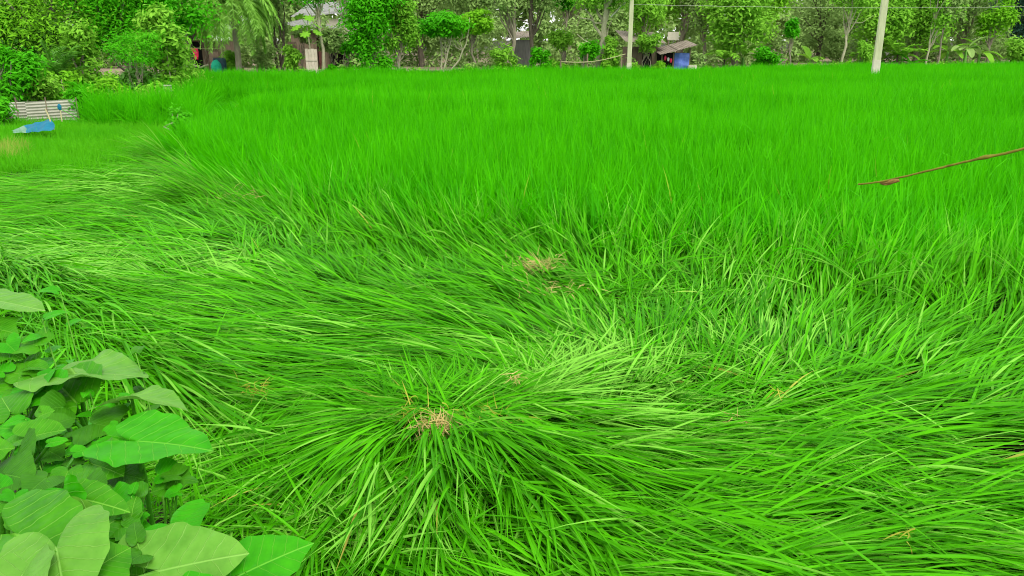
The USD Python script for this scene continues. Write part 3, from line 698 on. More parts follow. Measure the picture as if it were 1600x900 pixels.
# the row beyond the rice, left to right
tree('dull_tree', 'dark many stemmed small tree just right of the date palm', 438, 35.0, 4.6, 1.0, 1.1, 0.10, 3600, 'leaf_dull', 121, 0.07, stems=3, bark='bark_dark', group=BEHIND)
tree('crooked_tree', 'crooked slender pale trunk rising beside the pale door panel', 504, 34.2, 5.4, 2.75, 1.6, 0.10, 3400, 'leaf_vivid', 122, 0.085, lean=-0.25, bark='bark_pale', group=BEHIND, bare=2)
tree('young_tree', 'small bright leafed sapling at the dark gap left of the vine draped tree', 545, 34.0, 1.7, 1.0, 0.42, 0.09, 500, 'leaf_vivid', 123, 0.03, group=BEHIND)
tree('vine_draped_tree', 'bright tree draped in vines down to the rice', 585, 33.4, 5.2, 0.15, 1.15, 0.10, 6500, 'leaf_vivid', 124, 0.12, bark='bark_pale', group=BEHIND, clumps=34, flat=1.0)
tree('vine_draped_tree', 'leafy right shoulder of the vine draped tree above a dark hollow', 628, 34.0, 4.6, 0.9, 0.75, 0.10, 3200, 'leaf_mid', 125, 0.09, group=BEHIND, clumps=20)
tree('spreading_tree', 'spreading tree with flat bright layers of leaves over thin split stems', 690, 35.0, 3.05, 1.75, 1.15, 0.11, 2600, 'leaf_vivid', 126, 0.05, lean=0.1, stems=3, bark='bark_pale', group=BEHIND, flat=0.4)
tree('spreading_tree', 'yellowish layered branch tree left of the two tall dark trunks', 745, 36.0, 2.9, 1.6, 0.85, 0.11, 1900, 'leaf_lime', 127, 0.06, stems=1, group=BEHIND, flat=0.45)
tree('dull_tree', 'large dull green tree behind the spreading tree', 660, 42.0, 7.0, 1.7, 2.4, 0.13, 5200, 'leaf_dull', 128, 0.16, group=BEHIND, bark='bark_dark', clumps=26)
tree('dull_tree', 'dull olive tree right behind the yellowish layered tree', 735, 44.0, 6.0, 1.0, 1.8, 0.13, 3600, 'leaf_dull', 129, 0.13, group=BEHIND, bark='bark_dark')
tree('tall_tree', 'tall grey trunk with high forks left of the grey hut wall', 797, 36.5, 7.0, 2.3, 1.6, 0.11, 3400, 'leaf_dull', 130, 0.10, lean=-0.35, group=BEHIND, bare=4, fork=0.9)
tree('tall_tree', 'tall dark straight trunk right of the grey hut wall', 831, 37.0, 7.0, 2.2, 1.5, 0.11, 3400, 'leaf_dull', 131, 0.11, lean=0.05, bark='bark_dark', group=BEHIND, bare=4, fork=0.9)
tree('leafy_bush', 'bright small tree with big leaves at the foot of the dark straight trunk', 848, 35.6, 1.75, 0.4, 0.5, 0.11, 900, 'leaf_vivid', 132, 0.04, stems=2, cat='bush', group=BEHIND)
tree('round_tree', 'round bright crown high between the dark trunk and the pale forked trunk', 884, 39.0, 3.6, 2.7, 0.55, 0.12, 1000, 'leaf_vivid', 133, 0.06, group=BEHIND)
tree('round_tree', 'low bright round crown under the high round crown', 878, 37.0, 2.2, 1.2, 0.62, 0.11, 1300, 'leaf_mid', 134, 0.05, group=BEHIND)
tree('forked_tree', 'stout pale forked trunk left of the middle concrete pole', 930, 35.0, 6.0, 2.7, 1.8, 0.11, 4200, 'leaf_mid', 135, 0.17, lean=0.45, bark='bark_pale', group=BEHIND, bare=3)
tree('round_tree', 'small bright tree hugging the foot of the stout forked trunk', 915, 34.4, 2.0, 1.15, 0.55, 0.10, 1200, 'leaf_vivid', 136, 0.04, group=BEHIND)
tree('leafy_bush', 'green bush right of the stout forked trunk beside the pole', 953, 34.6, 2.2, 0.3, 0.5, 0.10, 1500, 'leaf_mid', 137, 0.04, stems=2, cat='bush', group=BEHIND)
tree('drooping_tree', 'drooping grey green tree just right of the middle concrete pole', 1003, 38.5, 5.2, 1.5, 1.2, 0.12, 2600, 'leaf_mid', 138, 0.09, stems=1, group=BEHIND, droop=0.8)
tree('mango_tree', 'broad leafy crown above the little shop hut', 1060, 45.0, 6.2, 2.3, 2.0, 0.13, 5200, 'leaf_mid', 139, 0.18, group=BEHIND, clumps=26)
tree('dull_tree', 'bluish green tree right above the shop hut roof', 1100, 43.0, 5.6, 1.4, 1.4, 0.11, 2600, 'leaf_dull', 140, 0.1, group=BEHIND)
tree('leafy_bush', 'bright potted looking bush left of the shop hut front', 1030, 34.7, 1.25, 0.35, 0.30, 0.06, 700, 'leaf_lime', 141, 0.025, stems=2, cat='bush', group=BEHIND)
tree('mango_tree', 'wide bright topped tree leafy to the ground right of the shop hut', 1150, 40.5, 5.4, 0.6, 1.75, 0.13, 6500, 'leaf_mid', 142, 0.17, group=BEHIND, clumps=34)
tree('mango_tree', 'tree with lime leaves behind the wide bright topped tree', 1185, 47.0, 6.2, 2.0, 1.7, 0.13, 4200, 'leaf_lime', 143, 0.16, group=BEHIND, clumps=24)
tree('leafy_bush', 'bright mound of leaves at the rice edge before the dark gap', 1195, 39.0, 1.7, 0.2, 0.75, 0.11, 1700, 'leaf_vivid', 144, 0.04, stems=3, cat='bush', group=BEHIND)
tree('young_tree', 'thin sapling with one vivid round tuft before the dark gap', 1236, 41.0, 2.5, 1.7, 0.50, 0.13, 700, 'leaf_vivid', 145, 0.045, group=BEHIND)
tree('dull_tree', 'brownish dark tree deep in the gap behind the vivid tuft', 1275, 50.0, 7.0, 0.6, 2.4, 0.12, 3000, 'leaf_dull', 146, 0.14, bark='bark_dark', group=BEHIND)
tree('slender_tree', 'slender pale bent trunk left of the right concrete pole', 1313, 42.0, 5.4, 2.3, 1.2, 0.11, 1700, 'leaf_mid', 147, 0.07, lean=0.3, bark='bark_pale', group=BEHIND, bare=2)
tree('mango_tree', 'leafy tree standing behind the right concrete pole', 1365, 46.0, 5.6, 0.4, 1.8, 0.14, 5200, 'leaf_mid', 148, 0.14, group=BEHIND, clumps=28)
tree('mango_tree', 'large mid green tree right of the right concrete pole', 1430, 47.5, 6.4, 0.5, 2.0, 0.15, 5600, 'leaf_mid', 149, 0.15, group=BEHIND, clumps=30)
tree('slender_tree', 'thin pale trunk in front of the banana plants', 1446, 44.5, 4.6, 1.8, 0.9, 0.11, 900, 'leaf_mid', 150, 0.06, lean=0.2, bark='bark_pale', group=BEHIND)
tree('slender_tree', 'leaning brown stem between two banana plants', 1465, 44.8, 4.6, 1.9, 0.9, 0.12, 900, 'leaf_dull', 151, 0.055, lean=0.25, group=BEHIND)
tree('dull_tree', 'brownish green tree left of the dark blue green tree', 1500, 49.0, 6.6, 0.6, 1.9, 0.13, 3600, 'leaf_dull', 152, 0.13, group=BEHIND, bare=3)
tree('mango_tree', 'yellowish leaved tree before the dark blue green tree', 1542, 47.5, 5.0, 1.0, 1.1, 0.13, 1900, 'leaf_lime', 153, 0.09, group=BEHIND)
tree('blue_tree', 'dark blue green tree at the right edge', 1572, 56.0, 6.5, 0.4, 1.9, 0.14, 4600, 'leaf_blue', 154, 0.15, bark='bark_dark', group=BEHIND)
tree('leafy_bush', 'green bush in the right corner at the rice edge', 1594, 46.0, 1.7, 0.2, 1.0, 0.12, 1900, 'leaf_mid', 155, 0.04, stems=3, cat='bush', group=BEHIND)
tree('mango_tree', 'bright leafed branch tree reaching in at the top right corner', 1598, 49.0, 6.2, 3.2, 1.3, 0.13, 2300, 'leaf_lime', 156, 0.13, group=BEHIND)
tree('dull_tree', 'grey green tree between the pole and the broad leafy crown', 985, 47.0, 6.8, 1.6, 1.8, 0.12, 3200, 'leaf_dull', 157, 0.13, group=BEHIND, bark='bark_dark')
tree('dull_tree', 'grey tree showing between the two tall trunks and the pole', 890, 47.0, 7.0, 1.3, 2.0, 0.12, 3000, 'leaf_dull', 158, 0.12, group=BEHIND)
tree('dull_tree', 'thin grey green tree over the hut roofs right of the crooked trunk', 540, 44.0, 6.4, 2.9, 1.6, 0.11, 1900, 'leaf_dull', 159, 0.11, group=BEHIND)

for (px, d, top, bot, rad, m, sd, lab) in ((458, 34.0, 1.35, 0.1, 0.40, 'leaf_mid', 201, 'leafy bush hiding the foot of the pink wall left of the door panel'), (478, 35.6, 2.1, 1.0, 0.4, 'leaf_dull', 202, 'grey green bush above the pale door panel'),
        (522, 34.6, 1.9, 0.9, 0.6, 'leaf_dull', 203, 'grey leafed branchy bush under the pale house wall'), (517, 33.6, 0.85, 0.1, 0.35, 'leaf_vivid', 204, 'small bright bush right of the crooked trunk foot'),
        (358, 33.6, 1.1, 0.1, 0.4, 'leaf_mid', 205, 'low bush under the date palm right of the drum'), (320, 35.4, 2.6, 1.35, 0.8, 'leaf_mid', 206, 'leafy boughs over the low hut roof'),
        (296, 35.0, 2.4, 1.6, 0.5, 'leaf_mid', 207, 'leafy bough left above the red cloth'), (412, 34.5, 1.2, 0.1, 0.6, 'leaf_dull', 208, 'dull bush at the right side of the date palm skirt'),
        (785, 36.0, 1.5, 0.1, 0.7, 'leaf_mid', 209, 'wide green bush left of the tall grey trunk'), (1012, 36.2, 2.3, 1.3, 0.55, 'leaf_mid', 210, 'boughs over the brown hut roof right of the middle pole'),
        (1085, 37.6, 1.6, 0.1, 0.6, 'leaf_dull', 211, 'dull bush behind the right post of the shop hut'), (868, 36.0, 1.2, 0.1, 0.5, 'leaf_mid', 212, 'green bush between the paling fence and the rope stake'),
        (735, 35.6, 0.9, 0.1, 0.5, 'leaf_dull', 213, 'low dull bush under the yellowish layered tree'), (1345, 43.0, 1.3, 0.1, 0.7, 'leaf_mid', 214, 'bush at the foot of the slender bent trunk'),
        (272, 14.6, 0.70, 0.05, 0.32, 'leaf_vivid', 215, 'leafy weed clump in the tall grass at the edge of the stand'),
        (118, 17.4, 0.8, 0.05, 0.42, 'leaf_vivid', 217, 'weedy bush spilling over the right end of the tin fence'), (-20, 16.0, 0.8, 0.05, 0.45, 'leaf_vivid', 218, 'weedy bush hiding the left end of the tin fence'),
        (165, 18.5, 1.0, 0.1, 0.5, 'leaf_lime', 219, 'yellowish bush at the foot of the small leaning tree'), (235, 18.9, 0.9, 0.05, 0.5, 'leaf_mid', 220, 'bush spilling forward from the dense dark leaved tree')):
    tree('leafy_bush', lab, px, d, top, bot, rad, (0.045 if d < 15 else 0.065) if d < 30 else 0.10, 1000, m, sd, 0.025, stems=2, cat='bush', group=LEFTM if px < 310 and d < 30 else BEHIND)

# low undergrowth along the far edge of the rice
rng = np.random.default_rng(8)
UV = []
for px in np.arange(-40, 1680, 5.5):
    d = np.interp(px, [300, 980, 1100, 1300, 1600], [31.8, 33.4, 36.5, 41.0, 44.5]) + rng.uniform(0.2, 2.6)
    if px < 300:
        d = rng.uniform(24, 31)
    if 478 < px < 508 or 1030 < px < 1082 or 290 < px < 345:
        if rng.random() < 0.75: continue
    p = far(px, 100, d); h = rng.uniform(0.15, 0.62) * (1 + 0.5 * (rng.random() < 0.15))
    nc = 5; cen = np.array([p[0], p[1], 0.2]) + rng.uniform(-1, 1, (nc, 3)) * [0.28, 0.3, h * 0.3] + [0, 0, h * 0.55]
    UV.append(clump_leaves(cen, rng.uniform(0.10, 0.22, nc), 95, 0.10, rng, 0.4, 0.1, 1.0))
v, f = join(*UV)
tag(put('undergrowth', v, f, 'leaf_mid'), 'low weeds and shoots along the foot of the far trees', 'weeds', kind='stuff')
# dim bushes that fill the hollows under the crowns
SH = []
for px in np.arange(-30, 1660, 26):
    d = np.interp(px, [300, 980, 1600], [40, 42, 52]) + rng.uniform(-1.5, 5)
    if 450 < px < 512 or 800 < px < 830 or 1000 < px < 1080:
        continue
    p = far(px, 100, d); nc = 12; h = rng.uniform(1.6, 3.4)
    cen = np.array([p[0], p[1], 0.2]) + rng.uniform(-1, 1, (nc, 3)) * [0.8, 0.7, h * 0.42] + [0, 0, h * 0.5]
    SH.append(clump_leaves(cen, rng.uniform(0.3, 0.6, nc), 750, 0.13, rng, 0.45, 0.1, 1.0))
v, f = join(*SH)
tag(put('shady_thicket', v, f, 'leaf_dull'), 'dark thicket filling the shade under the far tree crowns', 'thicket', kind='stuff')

# ------------------------------------------------------------------ palms, banana plants, papaya
def frond(base, az, el, length, droop, n, leaf_len, rng, hang=0.6, w=0.016, gap=0.12):
    k = 14
    d = np.array([math.cos(az) * math.cos(el), math.sin(az) * math.cos(el), math.sin(el)]); P = [np.array(base, float)]
    for i in range(k - 1):
        d = d.copy(); d[2] -= droop * (0.4 + 1.3 * i / k) / k * 3; d = unit(d); P.append(P[-1] + d * length / (k - 1))
    P = np.array(P); tv = unit(np.gradient(P, axis=0))
    ts = np.linspace(gap, 0.99, n); ii = ts * (k - 1); i0 = np.minimum(ii.astype(int), k - 2); fr = (ii - i0)[:, None]
    B = P[i0] * (1 - fr) + P[i0 + 1] * fr; TT = unit(tv[i0] * (1 - fr) + tv[i0 + 1] * fr)
    side = unit(np.cross(TT, [0, 0, 1.0]) + 1e-6)
    C, S, W = [], [], []
    for sg in (-1, 1):
        L = leaf_len * (0.5 + 0.5 * np.sin(np.pi * np.clip(ts * 0.9 + 0.08, 0, 1))) * rng.uniform(0.85, 1.1, n)
        dd = unit(TT * 0.65 + side * sg * 0.8 + [0, 0, 0.15] + rng.normal(0, 0.1, (n, 3)))
        c = [B]
        for j in range(3):
            dd = unit(dd - np.array([0, 0, hang * 0.6])); c.append(c[-1] + dd * (L / 3)[:, None])
        c = np.stack(c, 1); s = unit(np.cross(np.gradient(c, axis=1), rng.normal(0, 0.4, (n, 1, 3)) + [0, 0, 1.0]))
        C.append(c); S.append(s); W.append(np.full((n, 1), w) * np.array([[0.7, 1, 0.8, 0]]))
    v, f, _ = strips(np.concatenate(C), np.concatenate(S), np.concatenate(W))
    return join((v, f), tube(P, np.linspace(0.022, 0.006, k), 4, False))

p = far(372, 100, 32.6)
palm = thing('date_palm', (p[0], p[1], 0.1), 'date palm with long arching fronds hanging in a wide skirt', 'palm')
rng = np.random.default_rng(41)
v, f = tube(np.array([[0, 0, 0], [0.03, 0, 1.2], [0, 0, 2.4], [0, 0, 3.15]]), [0.14, 0.12, 0.12, 0.10], 10)
put('trunk', v, f, 'bark_grey', palm, normals=vnormals(v, f))
for i in range(96):
    az = i * 2.399 + rng.normal(0, 0.15); el = rng.uniform(-0.15, 1.35)
    v, f = frond((0, 0, 3.1), az, el, rng.uniform(2.0, 2.6), rng.uniform(1.0, 1.5), 56, 0.30, rng, 0.30, 0.012)
    put('frond', v, f, 'leaf_palm', palm)

def palm_clump(px, d, z, label, n, length, el0, el1, m, seed, w=0.014, leaf=0.30, droop=0.35):
    rng = np.random.default_rng(seed); p = far(px, 120, d)
    t = thing('young_palm', (p[0], p[1], float(ground_z(p[0], p[1]))), label, 'palm')
    v, f = tube([[0, 0, 0], [0, 0, z]], [0.06, 0.04], 7); put('stem', v, f, 'bark_dark', t, normals=vnormals(v, f))
    for i in range(n):
        v, f = frond((0, 0, z), i * 2.399 + rng.normal(0, 0.2), rng.uniform(el0, el1), length * rng.uniform(0.75, 1.1), droop * rng.uniform(0.6, 1.4), 26, leaf, rng, 0.25, w)
        put('frond', v, f, m, t)
palm_clump(90, 20.2, 0.75, 'dark spiky young palm fanned upright among the left bushes', 12, 1.0, 0.7, 1.45, 'leaf_dark', 61)
palm_clump(68, 19.8, 0.35, 'low pale fronded young palm beside the dark spiky one', 8, 0.9, 0.5, 1.1, 'leaf_palm', 62)
palm_clump(137, 18.8, 0.30, 'small bright young palm at the foot of the left bushes', 9, 0.75, 0.25, 1.3, 'leaf_vivid', 63, droop=0.6)
palm_clump(1398, 44.6, 0.6, 'young palm with broad feathery fronds right of the right pole', 8, 1.5, 0.3, 1.2, 'leaf_mid', 64, 0.03, 0.45)
palm_clump(1130, 40.0, 0.5, 'grey green young palm beside the shop hut', 8, 1.6, 0.4, 1.2, 'leaf_mid', 65, 0.025, 0.4, 0.6)
palm_clump(1092, 38.5, 0.4, 'arching grey young palm at the right wall of the shop hut', 6, 1.4, 0.5, 1.2, 'leaf_dull', 66, 0.02, 0.35, 0.7)

def banana(px, d, label, h, n, L, seed, m='leaf_mid'):
    rng = np.random.default_rng(seed); p = far(px, 100, d)
    t = thing('banana_plant', (p[0], p[1], 0.15), label, 'banana plant', 'banana plants at the far rice edge')
    v, f = tube([[0, 0, 0], [0.02, 0, h * 0.5], [0, 0, h]], [0.11, 0.09, 0.06], 9); put('stem', v, f, 'taro_stalk', t, normals=vnormals(v, f))
    for i in range(n):
        az, el = i * 2.399 + rng.normal(0, 0.3), rng.uniform(0.35, 1.25); k = 12
        dd = np.array([math.cos(az) * math.cos(el), math.sin(az) * math.cos(el), math.sin(el)]); P = [np.array([0, 0, h])]; l = L * rng.uniform(0.7, 1.1)
        for j in range(k - 1):
            dd = unit(dd - np.array([0, 0, 0.17 * rng.uniform(0.6, 1.2)])); P.append(P[-1] + dd * l / (k - 1))
        C = np.array(P)[None]; tt = np.linspace(0, 1, k)
        S = unit(np.cross(unit(np.gradient(C, axis=1)), [0, 0, 1.0]) + 1e-6); N = np.cross(S, unit(np.gradient(C, axis=1)))
        W = (0.20 * np.clip((tt - 0.12) * 6, 0.06, 1) * np.sqrt(np.clip(1 - tt ** 4, 0, 1)))[None]
        v, f, _ = strips(C, S, W, N, 0.35)
        put('leaf', v, f, m, t)
banana(1408, 45.5, 'banana plant with low wide leaves just right of the right pole', 0.9, 7, 1.5, 71)
banana(1425, 44.2, 'small bright banana plant at the rice edge', 0.5, 6, 1.2, 72, 'leaf_vivid')
banana(1478, 46.0, 'banana plant with a flat arching leaf over a dark hollow', 1.1, 7, 1.7, 73)
banana(1506, 45.4, 'banana plant with grey green leaves hanging to the ground', 1.2, 8, 1.6, 74, 'leaf_dull')
banana(1528, 46.6, 'banana plant nearest the dark blue green tree', 1.0, 7, 1.5, 75)
banana(1160, 41.0, 'banana plant with pale leaf before the wide bright topped tree', 0.9, 6, 1.5, 76)
banana(1265, 43.5, 'young banana plant with upright leaf in the dark gap', 0.7, 5, 1.2, 77)

def papaya(px, d, h, label, seed, r=0.045):
    rng = np.random.default_rng(seed); p = far(px, 100, d)
    t = thing('papaya_tree', (p[0], p[1], 0.15), label, 'papaya tree')
    v, f = tube(bend((0, 0, 0), (-0.06, 0, h), 7, (0.04, 0, 0), rng, 0.01), np.linspace(r, r * 0.6, 7), 8); put('trunk', v, f, 'bark_pale', t, normals=vnormals(v, f))
    for i in range(11):
        az, el = i * 2.399, rng.uniform(-0.5, 0.9); L = rng.uniform(0.4, 0.65)
        e = np.array([-0.06 + math.cos(az) * math.cos(el) * L, math.sin(az) * math.cos(el) * L, h + math.sin(el) * L])
        an = np.arange(28) / 28 * 2 * np.pi; rr = 0.24 * (0.55 + 0.45 * np.abs(np.cos(an * 3.5)))
        ax = unit(np.array([math.cos(az), math.sin(az), -0.7])); b = np.array([-math.sin(az), math.cos(az), 0]); 
        V = np.vstack([e, e + rr[:, None] * (np.cos(an)[:, None] * ax + np.sin(an)[:, None] * b) - [0, 0, 0.04]])
        F = np.array([[0, 1 + j, 1 + (j + 1) % 28] for j in range(28)])
        put('leaf', *join((V, F), tube([[-0.06, 0, h], (np.array([-0.06, 0, h]) + e) / 2 + [0, 0, 0.04], e], [0.012, 0.01, 0.008], 4, False)), 'leaf_mid', t)
    for i in range(3):
        m = trimesh.creation.icosphere(2, 0.07); m.apply_scale([0.8, 0.8, 1.3]); m.apply_translation([-0.06 + 0.09 * math.cos(i * 2.1), -0.09 + 0.02 * i, h - 0.22 - 0.1 * i])
        put_tm('fruit', m, 'leaf_mid', t, True)
papaya(486, 33.8, 2.3, 'slim papaya tree rising before the pale door panel', 81)

# ------------------------------------------------------------------ poles, wires, rope
def pole(px, py, zvis, w, h, label, paint_to, wtop):
    p = at(px, py, zvis)
    t = thing('concrete_pole', (p[0], p[1], 0.0), label, 'pole', rz=math.atan2(p[0], p[1]) * -0.6)
    def prism(w0, w1, z0, z1):
        c = 0.14; q = np.array([(-1 + c, -1), (1 - c, -1), (1, -1 + c), (1, 1 - c), (1 - c, 1), (-1 + c, 1), (-1, 1 - c), (-1, -1 + c)]) / 2
        V = np.vstack([np.c_[q * w0, np.full(8, z0)], np.c_[q * w1, np.full(8, z1)]])
        F = [[i, (i + 1) % 8, 8 + (i + 1) % 8] for i in range(8)] + [[i, 8 + (i + 1) % 8, 8 + i] for i in range(8)] + [[8, 8 + i, 9 + i] for i in range(1, 7)]
        return V, np.array(F)
    put('shaft', *prism(w, wtop, 0, h), 'concrete_pole', t)
    wp = w + (wtop - w) * paint_to / h
    put('painted_base', *prism(w + 0.012, wp + 0.012, 0.02, paint_to), 'wall_pale', t)
    return p
pr = pole(1367, 117, 0.72, 0.25, 8.0, 'tall pale concrete pole standing in the rice at the right', 1.25, 0.17)
pm = pole(982.5, 110, 0.72, 0.19, 7.5, 'slim pale concrete pole at the far rice edge near the middle', 1.02, 0.13)
wp = far(1740, 60, 42.0)
v, f = tube([[wp[0], wp[1], 0], [wp[0], wp[1], 3.7]], [0.08, 0.06], 8)
tag(put('bamboo_post', v, f, 'bamboo', normals=vnormals(v, f)), 'bamboo post holding the far end of the wire', 'post')
a = np.array([pm[0], pm[1], far(983, 7, pm[1])[2]])
v, f = tube(bend(a + [0.07, 0, 0], (wp[0], wp[1], 3.62), 24, (0, 0, -0.16), rng, 0.0), 0.007, 5)
tag(put('overhead_wire', v, f, 'wire_metal', normals=vnormals(v, f)), 'thin wire strung right from the middle pole before the trees', 'wire')
b = far(876, 98.5, 32.9)
v, f = tube([[b[0], b[1], 0], [b[0], b[1], b[2] + 0.12]], [0.035, 0.03], 6)
tag(put('rope_stake', v, f, 'timber', normals=vnormals(v, f)), 'short stake holding the left end of the slack rope', 'stake')
e = far(977, 84.5, pm[1] - 0.05)
v, f = tube(bend(b + [0, 0, 0.05], e, 16, (0, 0, -0.14), rng, 0.0), 0.017, 6)
tag(put('slack_rope', v, f, 'rope_fibre', normals=vnormals(v, f)), 'slack pale rope tied low to the middle pole', 'rope')
for px, y0, y1, lab in ((970, 109, 89, 'thin stake standing just left of the middle pole'), (917, 110, 84, 'upright green stake left of the stout forked trunk')):
    q0, q1 = far(px, y0, 33.3), far(px + 1, y1, 33.3)
    v, f = tube([[q0[0], q0[1], 0.1], q1], [0.04, 0.03], 6)
    tag(put('rope_stake', v, f, 'timber', normals=vnormals(v, f)), lab, 'stake')
v, f = stick(954, 27, 984, -4, 34.6, np.linspace(0.035, 0.02, 7), 0.01, seed=4)
tag(put('stay_cable', v, f, 'wire_metal', normals=vnormals(v, f)), 'stay cable slanting from the pole top down to the forked trunk', 'cable')

# ------------------------------------------------------------------ huts
def corrugated(w, l, pitch=0.076, amp=0.010, th=0.004, res=6):
    """A sheet w wide (x) and l long (y) whose ridges run along y."""
    n = max(4, int(w / pitch * res)); x = np.linspace(-w / 2, w / 2, n); z = amp * np.sin(2 * np.pi * x / pitch)
    V = np.vstack([np.c_[x, np.full(n, yy), z + zz] for yy in (-l / 2, l / 2) for zz in (0, -th)])
    F = []
    for i in range(n - 1):
        F += [[i, i + 1, 2 * n + i + 1, 2 * n + i], [n + i, 3 * n + i, 3 * n + i + 1, n + i + 1], [i, n + i, n + i + 1, i + 1], [2 * n + i, 2 * n + i + 1, 3 * n + i + 1, 3 * n + i]]
    F += [[0, 2 * n, 3 * n, n], [n - 1, 2 * n - 1, 4 * n - 1, 3 * n - 1]]
    return V, np.array(F)

def sheet_between(A, B, C_):
    """A corrugated sheet with one corner at A, ridges running from A to B, across towards C_."""
    A, B, C_ = map(np.asarray, (A, B, C_))
    l, w = np.linalg.norm(B - A), np.linalg.norm(C_ - A)
    ly, wx = (B - A) / l, (C_ - A) / w; nz = unit(np.cross(wx, ly))
    V, F = corrugated(w, l, 0.12, 0.014, 0.005, 4)
    return (A + B + C_ - A) / 2 * 0 + A + (V[:, :1] + w / 2) * wx + (V[:, 1:2] + l / 2) * ly + V[:, 2:] * nz, F

def hut(name, label, px0, px1, d, depth, zwall, wall, roof, rooftilt, openings=(), over=0.3, back=0.0):
    """A hut seen from the field: front wall with door openings, side and back walls, dark-coloured panels for the shade inside, tin roof of two sheets."""
    a, b = far(px0, 100, d), far(px1, 100, d); W = b[0] - a[0]
    t = thing(name, (a[0], d, 0.15), label, 'hut')
    xs = [0.0]
    for (o0, o1, ot, m) in openings:
        xs += [(far(o0, 100, d)[0] - a[0]), (far(o1, 100, d)[0] - a[0])]
    xs.append(W); th = 0.09
    parts = []
    for i in range(0, len(xs), 2):
        if xs[i + 1] - xs[i] > 0.03: parts.append(box(xs[i], xs[i + 1], 0, th, 0, zwall))
    for k, (o0, o1, ot, m) in enumerate(openings):
        parts.append(box(xs[2 * k + 1] + .001, xs[2 * k + 2] - .001, 0.004, th - .004, ot, zwall - .003))
        put('doorway_panel', *box(xs[2 * k + 1] + .01, xs[2 * k + 2] - .01, th + 0.12, th + 0.15, 0, ot), m, t)  # panel behind the opening; its dark colour stands for the shade inside
    v, f = join(*parts); put('front_wall', v, f, wall, t)
    v, f = join(box(0, th, th + .002, depth, 0, zwall - .002), box(W - th, W, th + .002, depth, 0, zwall - .002), box(th + .002, W - th - .002, depth - th, depth - .003, 0, zwall - .004)); put('side_wall', v, f, wall, t)
    zl, zr = zwall + rooftilt[0], zwall + rooftilt[1]
    for h in (0, 1):
        x0, x1 = -over + (W / 2 + over) * h + (0.004 if h else 0), -over + (W / 2 + over) * (h + 1) + (0.03 if not h else 0)
        zz = lambda x: zl + (zr - zl) * (x + over) / (W + 2 * over)
        V, F = sheet_between((x0, -over, zz(x0) + 0.02 * h), (x0, depth + over, zz(x0) + back + 0.02 * h), (x1, -over, zz(x1) + 0.02 * h))
        put('roof_sheet', V, F, roof, t)
    return t
hut('pink_hut', 'hut with a brownish pink wall under a sloping tin roof behind the dark small tree', 458, 511, 39.0, 3.5, 2.3, 'timber', 'tin_roof', (0.20, -0.30), [(497, 508, 1.95, 'timber_red')], 0.3, 0.25)
hut('pale_house', 'pale house wall and roof showing high behind the crooked trunk', 470, 566, 48.0, 4.0, 2.9, 'wall_pale', 'tin_roof', (0.1, 0.35), [(520, 530, 2.2, 'dark_inside')], 0.3, 0.9)
hut('low_hut', 'low hut with dull walls behind the red cloth', 292, 340, 36.0, 3.0, 1.7, 'timber', 'tin_roof', (0.0, 0.3), [(301, 318, 1.75, 'dark_inside')], 0.3, 0.5)
hut('grey_hut', 'grey plank fronted hut between the two tall trunks', 800, 829, 39.5, 2.5, 1.75, 'wall_grey', 'tin_rust', (0.08, 0.12), [], 0.12, 0.3)
hut('brown_hut', 'low brown mud walled hut just right of the middle pole', 986, 1026, 37.0, 3.0, 1.45, 'timber', 'tin_rust', (0.25, 0.15), [(1003, 1018, 1.2, 'dark_inside')], 0.35, 0.5)
hut('white_roofed_house', 'far house with a white tin roof seen left of the right pole', 1352, 1398, 58.0, 4.0, 3.2, 'wall_grey', 'tin_roof', (0.1, 0.1), [], 0.2, 1.6)
hut('dark_hut', 'hut with painted-in shadow low behind the rice left of the vine draped tree', 518, 562, 40.0, 3.0, 1.9, 'dark_inside', 'tin_rust', (0.1, 0.15), [], 0.3, 0.4)  # shadow is put into the near-black wall colour
# little shop hut
d = 36.2; a, b = far(1033, 100, d), far(1078, 100, d)
t = thing('shop_hut', (a[0], d, 0.15), 'small open shop hut with a slanting tin roof and blue sheet', 'hut'); W = b[0] - a[0]
v, f = join(*[box(x, x + 0.05, y, y + 0.05, 0, z) for x, y, z in ((0, 0, 1.15), (W - 0.05, 0, 1.42), (0, 1.6, 1.15), (W - 0.05, 1.6, 1.42), (W * 0.40, 0, 1.28))]); put('post', v, f, 'timber', t)
put('counter_wall', *box(0.052, W - 0.052, 0.01, 0.05, 0, 0.62), 'wall_grey', t)
put('back_wall', *box(0.0, W, 1.66, 1.70, 0, 1.2), 'dark_inside', t)  # interior shade painted into the wall colour
V, F = sheet_between((-0.12, -0.4, 1.16), (-0.12, 2.0, 1.36), (W * 0.5, -0.4, 1.33)); put('roof_sheet', V, F, 'tin_rust', t)
V, F = sheet_between((W * 0.49, -0.4, 1.345), (W * 0.49, 2.0, 1.54), (W + 0.22, -0.4, 1.56)); put('roof_sheet', V, F, 'tin_rust', t)
nx, nz = 12, 8
X, Z = np.meshgrid(np.linspace(W * 0.45, W * 0.95, nx), np.linspace(0.52, 1.22, nz)); Y = -0.05 + 0.04 * np.sin(X * 14) + 0.03 * np.sin(Z * 17 + X * 5)
gi = np.arange(nx * nz).reshape(nz, nx); Fq = np.stack([gi[:-1, :-1], gi[:-1, 1:], gi[1:, 1:], gi[1:, :-1]], -1).reshape(-1, 4); Vq = np.stack([X, Y, Z], -1).reshape(-1, 3)
tag(put('blue_sheet', Vq, Fq, 'cloth_blue', t, normals=vnormals(Vq, Fq)), 'blue plastic sheet hung across the hut front')
